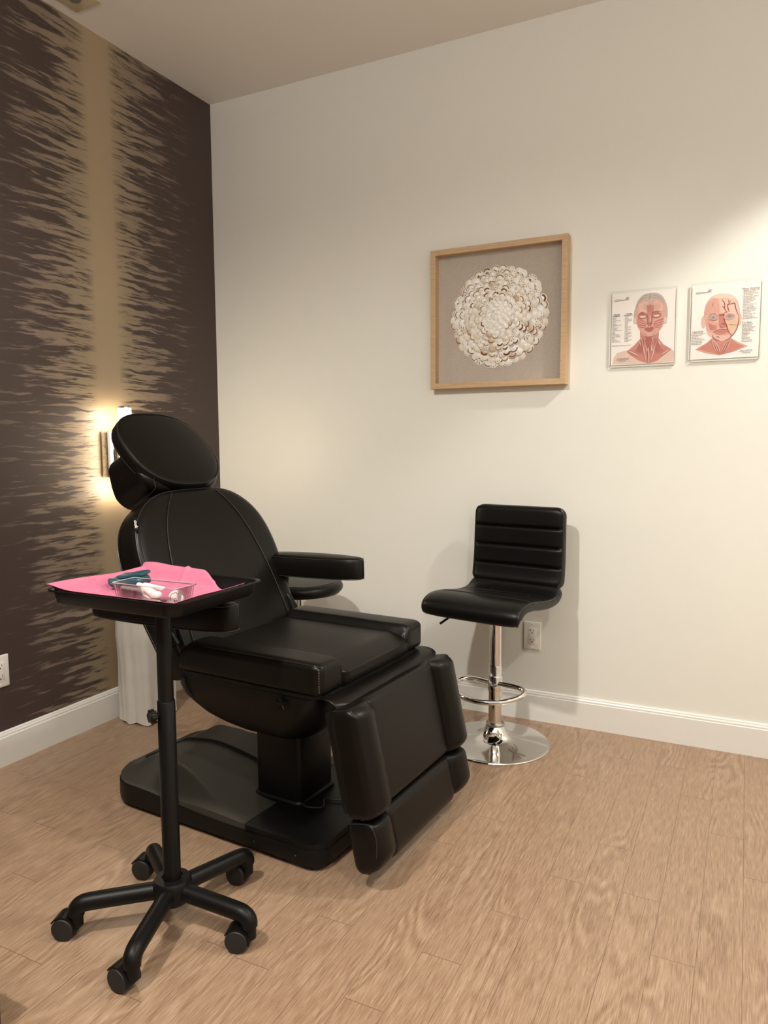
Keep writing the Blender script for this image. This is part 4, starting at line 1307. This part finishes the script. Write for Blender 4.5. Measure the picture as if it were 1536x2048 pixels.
# ------------------------------------------------------------------ tray stand
def tray_stand():
    X, Y = 1.160, -1.647
    t = thing('tray_stand', 'black rolling instrument stand with rectangular tray top and five casters beside the treatment chair', 'instrument stand', (X, Y, 0))
    PC = M['powder']
    bm = bmesh.new(); lathe(bm, [(0, 0.062), (0.038, 0.062), (0.044, 0.070), (0.046, 0.100), (0.044, 0.112), (0.040, 0.118), (0.024, 0.120), (0.024, 0.116), (0, 0.116)], 40)
    link('hub', bm, M['plastic'], t, sharp=40)
    for k in range(5):
        a = R(2+72*k)
        Lr = 0.215
        pts = [(0.030, 0, 0.090), (0.10, 0, 0.087), (Lr-0.03, 0, 0.083), (Lr-0.010, 0, 0.079), (Lr, 0, 0.070), (Lr+0.002, 0, 0.056)]
        bm = bmesh.new(); tube(bm, smoothpath(pts, 6), 0.0195, 20, rfun=lambda s: 0.0205-0.0015*s)
        bmesh.ops.transform(bm, matrix=Matrix.Rotation(a, 4, 'Z'), verts=bm.verts[:])
        link('leg', bm, M['plastic'], t)
        caster(t, (Lr+0.002)*math.cos(a), (Lr+0.002)*math.sin(a), R(193+[6, -4, 0, 8, -14][k]), top=0.060)
    bm = bmesh.new(); lathe(bm, [(0, 0.10), (0.0205, 0.10), (0.0205, 0.548), (0.0195, 0.5495), (0.018, 0.5495)], 40)
    link('outer_post', bm, PC, t, sharp=40)
    bm = bmesh.new(); lathe(bm, [(0, 0.50), (0.0178, 0.50), (0.0178, 0.764), (0, 0.764)], 40)
    link('inner_post', bm, PC, t, sharp=40)
    d = Vector((-0.35, -0.94, 0)).normalized()
    q = d.to_track_quat('Z', 'Y').to_matrix().to_4x4()
    bm = bmesh.new()
    lathe(bm, [(0, 0.018), (0.0055, 0.018), (0.0055, 0.030), (0, 0.030)], 16)
    lathe(bm, [(0, 0.028), (0.0115, 0.028), (0.0135, 0.030), (0.0135, 0.040), (0.011, 0.043), (0, 0.043)], 32)
    for k in range(6):
        a = 2*PI*k/6; lathe(bm, [(0, 0.029), (0.0042, 0.029), (0.0042, 0.041), (0, 0.041)], 12, M=Matrix.Translation((0.0125*math.cos(a), 0.0125*math.sin(a), 0)))
    bmesh.ops.transform(bm, matrix=Matrix.Translation((0, 0, 0.520)) @ q, verts=bm.verts[:])
    link('clamp_knob', bm, M['plastic'], t)
    # tray (world aligned)
    cx, cy = 1.070-X, -1.569-Y
    bm = bmesh.new()
    sec = []
    for e, z, r in ((-0.022, 0.7665, .030), (-0.018, 0.7650, .032), (-0.012, 0.770, .034), (-0.006, 0.797, .036), (0.0, 0.8, .038), (0.003, 0.7985, .038), (0.003, 0.8010, .038), (0.0, 0.8022, .038), (-0.007, 0.7995, .036), (-0.0135, 0.772, .034), (-0.02, 0.7685, .032)):
        sec.append([(x, y, z) for x, y in rrect(0.2015+e, 0.163+e, r, 7, cx, cy)])
    loft(bm, sec)
    link('tray', bm, PC, t, sharp=50)
    bm = bmesh.new(); lathe(bm, [(0, 0.755), (0.035, 0.757), (0.035, 0.7655), (0, 0.7655)], 32)
    link('tray_mount', bm, PC, t, sharp=40)
tray_stand()

# ------------------------------------------------------------------ things on the tray
TZ = 0.7690
TX0, TX1, TY0, TY1 = 1.070-0.1985, 1.070+0.1985, -1.569-0.160, -1.569+0.160
def pink_liner():
    bm = bmesh.new()
    nx, ny = 80, 64
    x0, x1, y0, y1 = TX0+0.001, TX1-0.0025, TY0+0.004, TY1-0.0005
    rows = []
    for i in range(nx+1):
        row = []
        for j in range(ny+1):
            u, v = i/nx, j/ny
            # the far edge is cut slanting: the sheet lies skewed in the tray
            x = x0+(x1-x0)*u
            y = y0+(y1-y0)*v - 0.02*v*u*0
            y -= 0.070*v*max(0, (u-0.52)/0.48)
            dx = min(x-TX0, TX1-x); dy = min(y-TY0, TY1-y)
            dd = min(dx, dy)
            z = TZ+0.0022+0.0318*sstep(0.032, 0.004, dd)
            if dy < dx and y > -1.57: z += 0.010*sstep(0.05, 0.0, dy)
            z += 0.010*gauss(u-0.0, 0.12)*gauss(v-0.0, 0.5)
            z += 0.007*gauss(v-1, 0.25)*gauss(u-0.08, 0.14)
            # folds
            z += 0.0045*gauss((u-0.40)-0.15*(v-1), 0.016)*sstep(0.25, 0.9, v)
            z += 0.0035*gauss((u-0.66)-0.12*(v-1), 0.014)*sstep(0.35, 0.9, v)
            z += 0.0018*math.sin(7*u+3*v)*math.sin(5*v)
            row.append(bm.verts.new((x, y, max(z, TZ+0.0018))))
        rows.append(row)
    for i in range(nx):
        for j in range(ny): bm.faces.new((rows[i][j], rows[i+1][j], rows[i+1][j+1], rows[i][j+1]))
    o = link('paper_tray_liner', bm, M['pink'], sharp=80)
    md = o.modifiers.new('thick', 'SOLIDIFY'); md.thickness = 0.0007; md.offset = 1
    setp(o, 'pink crepe paper sheet folded inside the black tray', 'paper liner')
pink_liner()
BX, BY, BZ = 1.127, -1.640, TZ+0.0052
def clear_box():
    t = thing('clear_box', 'small open clear acrylic box on the pink paper holding wrapped supplies', 'storage box', (BX, BY, BZ))
    bm = bmesh.new()
    ho, ho2 = (0.087, 0.030), (0.0945, 0.035)
    sec = [[(x, y, z) for x, y in rrect(a, b, 0.007, 5)] for a, b, z in ((ho[0], ho[1], 0.0), (ho[0]+.001, ho[1]+.001, 0.001), (ho2[0], ho2[1], 0.044), (ho2[0]+0.0035, ho2[1]+0.0035, 0.0445), (ho2[0]+0.0035, ho2[1]+0.0035, 0.0465), (ho2[0]-0.002, ho2[1]-0.002, 0.0465), (ho[0]-0.0015, ho[1]-0.0015, 0.003), (ho[0]-.003, ho[1]-.003, 0.002))]
    loft(bm, sec)
    link('box_body', bm, M['acrylic'], t, sharp=30)
    bm = bmesh.new()
    tube(bm, [(x, y, 0.0465) for x, y in rrect(ho2[0]+0.001, ho2[1]+0.001, 0.008, 5)], 0.0009, 6, closed=True)
    link('rim', bm, basic('acrylic_rim', (0.50, 0.42, 0.40), 0.15), t)
clear_box()
def flat_pack(name, label, cat, c, size, rot, mats, fn=None, group=None, extras=None):
    t = thing(name, label, cat, c, 0, group); t.rotation_euler = rot
    bm = bmesh.new(); rbox(bm, size, min(size)*0.9, (20, 12, 6), fn)
    link('wrapper', bm, mats, t)
    if extras: extras(t)
    return t
def items():
    z = BZ+0.004
    def lab(t):
        bm = bmesh.new()
        for k in range(5): box(bm, (-0.026, -0.0035-0.0005, 0.009-k*0.0042), (0.000+0.004*(k % 2), -0.0031, 0.0102-k*0.0042))
        for i in range(5):
            for j in range(5):
                pass
        for k in range(6): box(bm, (0.008+0.0017*k, -0.0040, -0.006), (0.0088+0.0017*k, -0.0031, 0.011))
        o = link('printed_lines', bm, GREY, t, smooth=False); o['kind'] = 'stuff'
    flat_pack('syringe_wrapper', 'white printed sterile wrapper standing at the left end inside the clear box', 'sterile packet', (BX-0.048, BY-0.022, z+0.016), (0.034, 0.0032, 0.0165), (R(-12), R(3), R(2)), M['label_white'], extras=lab)
    def lab2(t):
        bm = bmesh.new()
        for k in range(9): box(bm, (-0.012+0.004*k, -0.0045, 0.0042), (-0.0105+0.004*k, 0.003, 0.0047))
        o = link('printed_lines', bm, GREY, t, smooth=False); o['kind'] = 'stuff'
        bm = bmesh.new(); rbox(bm, (0.008, 0.006, 0.0046), 0.003, (8, 8, 6), None, Matrix.Translation((-0.030, 0, 0)))
        link('cap', bm, M['orange'], t)
    flat_pack('syringe_packet', 'long white printed packet with an orange end on the floor of the clear box', 'sterile packet', (BX+0.004, BY-0.018, z+0.005), (0.034, 0.0065, 0.0043), (R(-30), 0, R(-4)), M['label_white'], extras=lab2)
    flat_pack('foil_packet', 'dark speckled packet lying right of the long white packet in the box', 'packet', (BX+0.050, BY-0.013, z+0.004), (0.020, 0.007, 0.0035), (0, R(3), R(-14)), basic('dark_foil', (0.09, 0.045, 0.045), 0.3, var=0.6))
    # small bottle cap / vial lid lying on its side
    t = thing('vial', 'small vial with a white round lid in the clear box beside the dark packet', 'vial', (BX+0.066, BY-0.022, z+0.006))
    bm = bmesh.new(); tube(bm, [(-0.006, 0.012, 0), (0, 0, 0)], 0.0055, 16); link('bottle', bm, M['acrylic'], t)
    bm = bmesh.new(); tube(bm, [(0, 0, 0), (0.003, -0.006, 0)], 0.0068, 20); link('lid', bm, M['white_plastic'], t)
    # gauze rolls
    t = thing('gauze_roll', 'loose roll of white gauze lying across the middle of the clear box', 'gauze', (BX-0.010, BY+0.004, z+0.017))
    bm = bmesh.new(); tube(bm, smoothpath([(-0.045, 0.004, 0.016), (-0.02, 0.0, 0.010), (0.012, -0.005, 0.0)], 5), 0.008, 16, rfun=lambda s: 0.006+0.004*s); link('roll', bm, M['gauze'], t)
    bm = bmesh.new(); rbox(bm, (0.013, 0.010, 0.009), 0.008, (12, 12, 12), None, Matrix.Translation((0.017, -0.004, -0.002))); link('loose_end', bm, M['gauze'], t)
    flat_pack('swab_packet', 'slim cream packet resting high along the back of the clear box', 'packet', (BX-0.018, BY+0.018, z+0.030), (0.034, 0.006, 0.003), (R(20), R(4), R(-3)), M['gauze'])
    flat_pack('needle_packet', 'narrow white packet leaning diagonally behind the printed wrapper in the box', 'packet', (BX-0.016, BY-0.012, z+0.013), (0.030, 0.0045, 0.003), (0, R(24), R(-4)), M['label_white'])
    # roll of medical tape with a printed round end
    t = thing('tape_roll', 'white roll with a black printed dial at the right end of the clear box', 'tape roll', (BX+0.089-0.014, BY-0.006, z+0.0165))
    d = Vector((0.35, -0.90, 0.15)).normalized(); q = d.to_track_quat('Z', 'Y').to_matrix().to_4x4()
    bm = bmesh.new(); lathe(bm, [(0, -0.010), (0.0155, -0.010), (0.0165, -0.009), (0.0165, 0.009), (0.0155, 0.010), (0, 0.010)], 40); bmesh.ops.transform(bm, matrix=q, verts=bm.verts[:])
    link('roll', bm, M['white_plastic'], t)
    bm = bmesh.new()
    tube(bm, [(0.0115*math.cos(R(a)), 0.0115*math.sin(R(a)), 0.0103) for a in range(30, 215, 8)], 0.0005, 6)
    tube(bm, [(0.003*math.cos(R(a)), 0.003*math.sin(R(a))-0.004, 0.0103) for a in range(0, 360, 30)], 0.0005, 6, closed=True)
    for a in (-50, 10, -100): tube(bm, [(0.007*math.cos(R(a)), 0.007*math.sin(R(a)), 0.0103), (0.0105*math.cos(R(a)), 0.0105*math.sin(R(a)), 0.0103)], 0.0006, 6)
    bmesh.ops.transform(bm, matrix=q, verts=bm.verts[:])
    o = link('printed_dial', bm, INK, t); o['kind'] = 'stuff'
    # teal pouch behind the box
    t = thing('teal_pouch', 'folded dark teal pouch on the pink paper behind the clear box', 'pouch', (0.955, -1.545, TZ+0.028))
    t.rotation_euler = (R(4), R(-3), R(12))
    def ft(p):
        x, y, z = p
        return (x, y, z+0.004*math.sin(x*70)+0.003*math.sin(y*90+x*40))
    bm = bmesh.new(); rbox(bm, (0.050, 0.026, 0.012), (0.012, 0.012, 0.010), (30, 18, 8), ft); link('pouch_body', bm, M['teal'], t)
    bm = bmesh.new(); rbox(bm, (0.036, 0.021, 0.004), 0.003, (24, 14, 4), lambda p: (p[0], p[1], p[2]+0.003*math.sin(p[0]*60)), Matrix.Translation((0.012, 0.004, 0.015))); link('folded_flap', bm, M['teal'], t)
items()

# ------------------------------------------------------------------ round swivel stool behind the chair
def swivel_stool():
    t = thing('swivel_stool', 'round black cushioned swivel stool on a chrome lift between treatment chair and back wall', 'swivel stool', (0.672, -0.325, 0))
    bm = bmesh.new()
    lathe(bm, [(0, 0.510), (0.14, 0.510), (0.168, 0.516), (0.180, 0.530), (0.182, 0.543), (0.176, 0.556), (0.160, 0.564), (0.152, 0.5645), (0.12, 0.568), (0.05, 0.571), (0, 0.571)], 64)
    s = link('seat', bm, M['leather'], t, sharp=60)
    bm = bmesh.new(); tube(bm, [(0.156*math.cos(2*PI*k/64), 0.156*math.sin(2*PI*k/64), 0.5650) for k in range(64)], 0.0018, 8, closed=True)
    link('piping', bm, M['seam'], s)
    bm = bmesh.new(); lathe(bm, [(0, 0.10), (0.0145, 0.10), (0.0145, 0.512), (0, 0.512)], 32); link('gas_lift', bm, M['chrome'], t)
    bm = bmesh.new(); lathe(bm, [(0, 0.07), (0.025, 0.07), (0.025, 0.30), (0, 0.30)], 32); link('lift_housing', bm, M['chrome'], t)
    bm = bmesh.new(); lathe(bm, [(0, 0.055), (0.036, 0.055), (0.036, 0.095), (0.026, 0.105), (0, 0.105)], 32); link('hub', bm, M['chrome'], t)
    for k in range(5):
        a = R(20+72*k)
        bm = bmesh.new(); tube(bm, smoothpath([(0.03, 0, 0.082), (0.12, 0, 0.078), (0.20, 0, 0.068), (0.215, 0, 0.060)], 5), 0.013, 14, rfun=lambda s: 0.016-0.005*s)
        bmesh.ops.transform(bm, matrix=Matrix.Rotation(a, 4, 'Z'), verts=bm.verts[:])
        link('leg', bm, M['chrome'], t)
        caster(t, 0.212*math.cos(a), 0.212*math.sin(a), a+R(200), top=0.06)
swivel_stool()

# ------------------------------------------------------------------ bin draped with white cloth by the left wall
def draped_bin():
    t = thing('waste_bin', 'white bin covered to the floor with white cloth against the wallpapered wall behind the chair', 'waste bin', (0.125, -0.665, 0))
    bm = bmesh.new(); lathe(bm, [(0, 0.003), (0.075, 0.003), (0.085, 0.50), (0, 0.50)], 32); link('bin_body', bm, M['white_plastic'], t)
    bm = bmesh.new()
    n = 96; secs = []
    for z, r0 in ((0.0015, 0.098), (0.03, 0.096), (0.12, 0.098), (0.25, 0.097), (0.32, 0.101), (0.36, 0.104), (0.42, 0.101), (0.48, 0.096), (0.505, 0.092), (0.515, 0.080)):
        row = []
        for k in range(n):
            a = 2*PI*k/n
            e = 3.2; rr = (abs(math.cos(a))**e+abs(math.sin(a))**e)**(-1/e)
            fold = (1-z/0.55)*(0.005*math.sin(7*a+1.0)+0.003*math.sin(15*a+z*5))
            r = (r0+fold)*rr
            zz = z+(0.004*math.sin(9*a)+0.004 if z < 0.01 else 0)
            row.append((r*math.cos(a), r*math.sin(a), zz))
        secs.append(row)
    loft(bm, secs, caps=False)
    vs = [v for v in bm.verts if v.co.z > 0.514]
    top = sorted(vs, key=lambda v: math.atan2(v.co.y, v.co.x))
    bm.faces.new(top)
    link('cloth_cover', bm, M['cloth'], t, sharp=70)
draped_bin()

# ------------------------------------------------------------------ cabinet whose corner enters at the lower left edge
def cabinet():
    t = thing('cabinet', 'low dark brown cabinet whose corner shows at the lower left edge', 'cabinet', (0.865, -2.235, 0))
    bm = bmesh.new(); box(bm, (-0.225, -0.19, 0.0), (0.225, 0.185, 0.20), 0.002); link('carcass', bm, M['cabinet'], t)
    bm = bmesh.new(); box(bm, (-0.222, 0.1862, 0.02), (0.222, 0.190, 0.19), 0.001); d_ = link('door', bm, M['cabinet'], t)
    bm = bmesh.new(); tube(bm, [(0.15, 0.205, 0.06), (0.15, 0.205, 0.15)], 0.005, 10)
    tube(bm, [(0.15, 0.188, 0.07), (0.15, 0.206, 0.07)], 0.004, 8); tube(bm, [(0.15, 0.188, 0.14), (0.15, 0.206, 0.14)], 0.004, 8)
    link('handle', bm, M['steel'], d_)
cabinet()
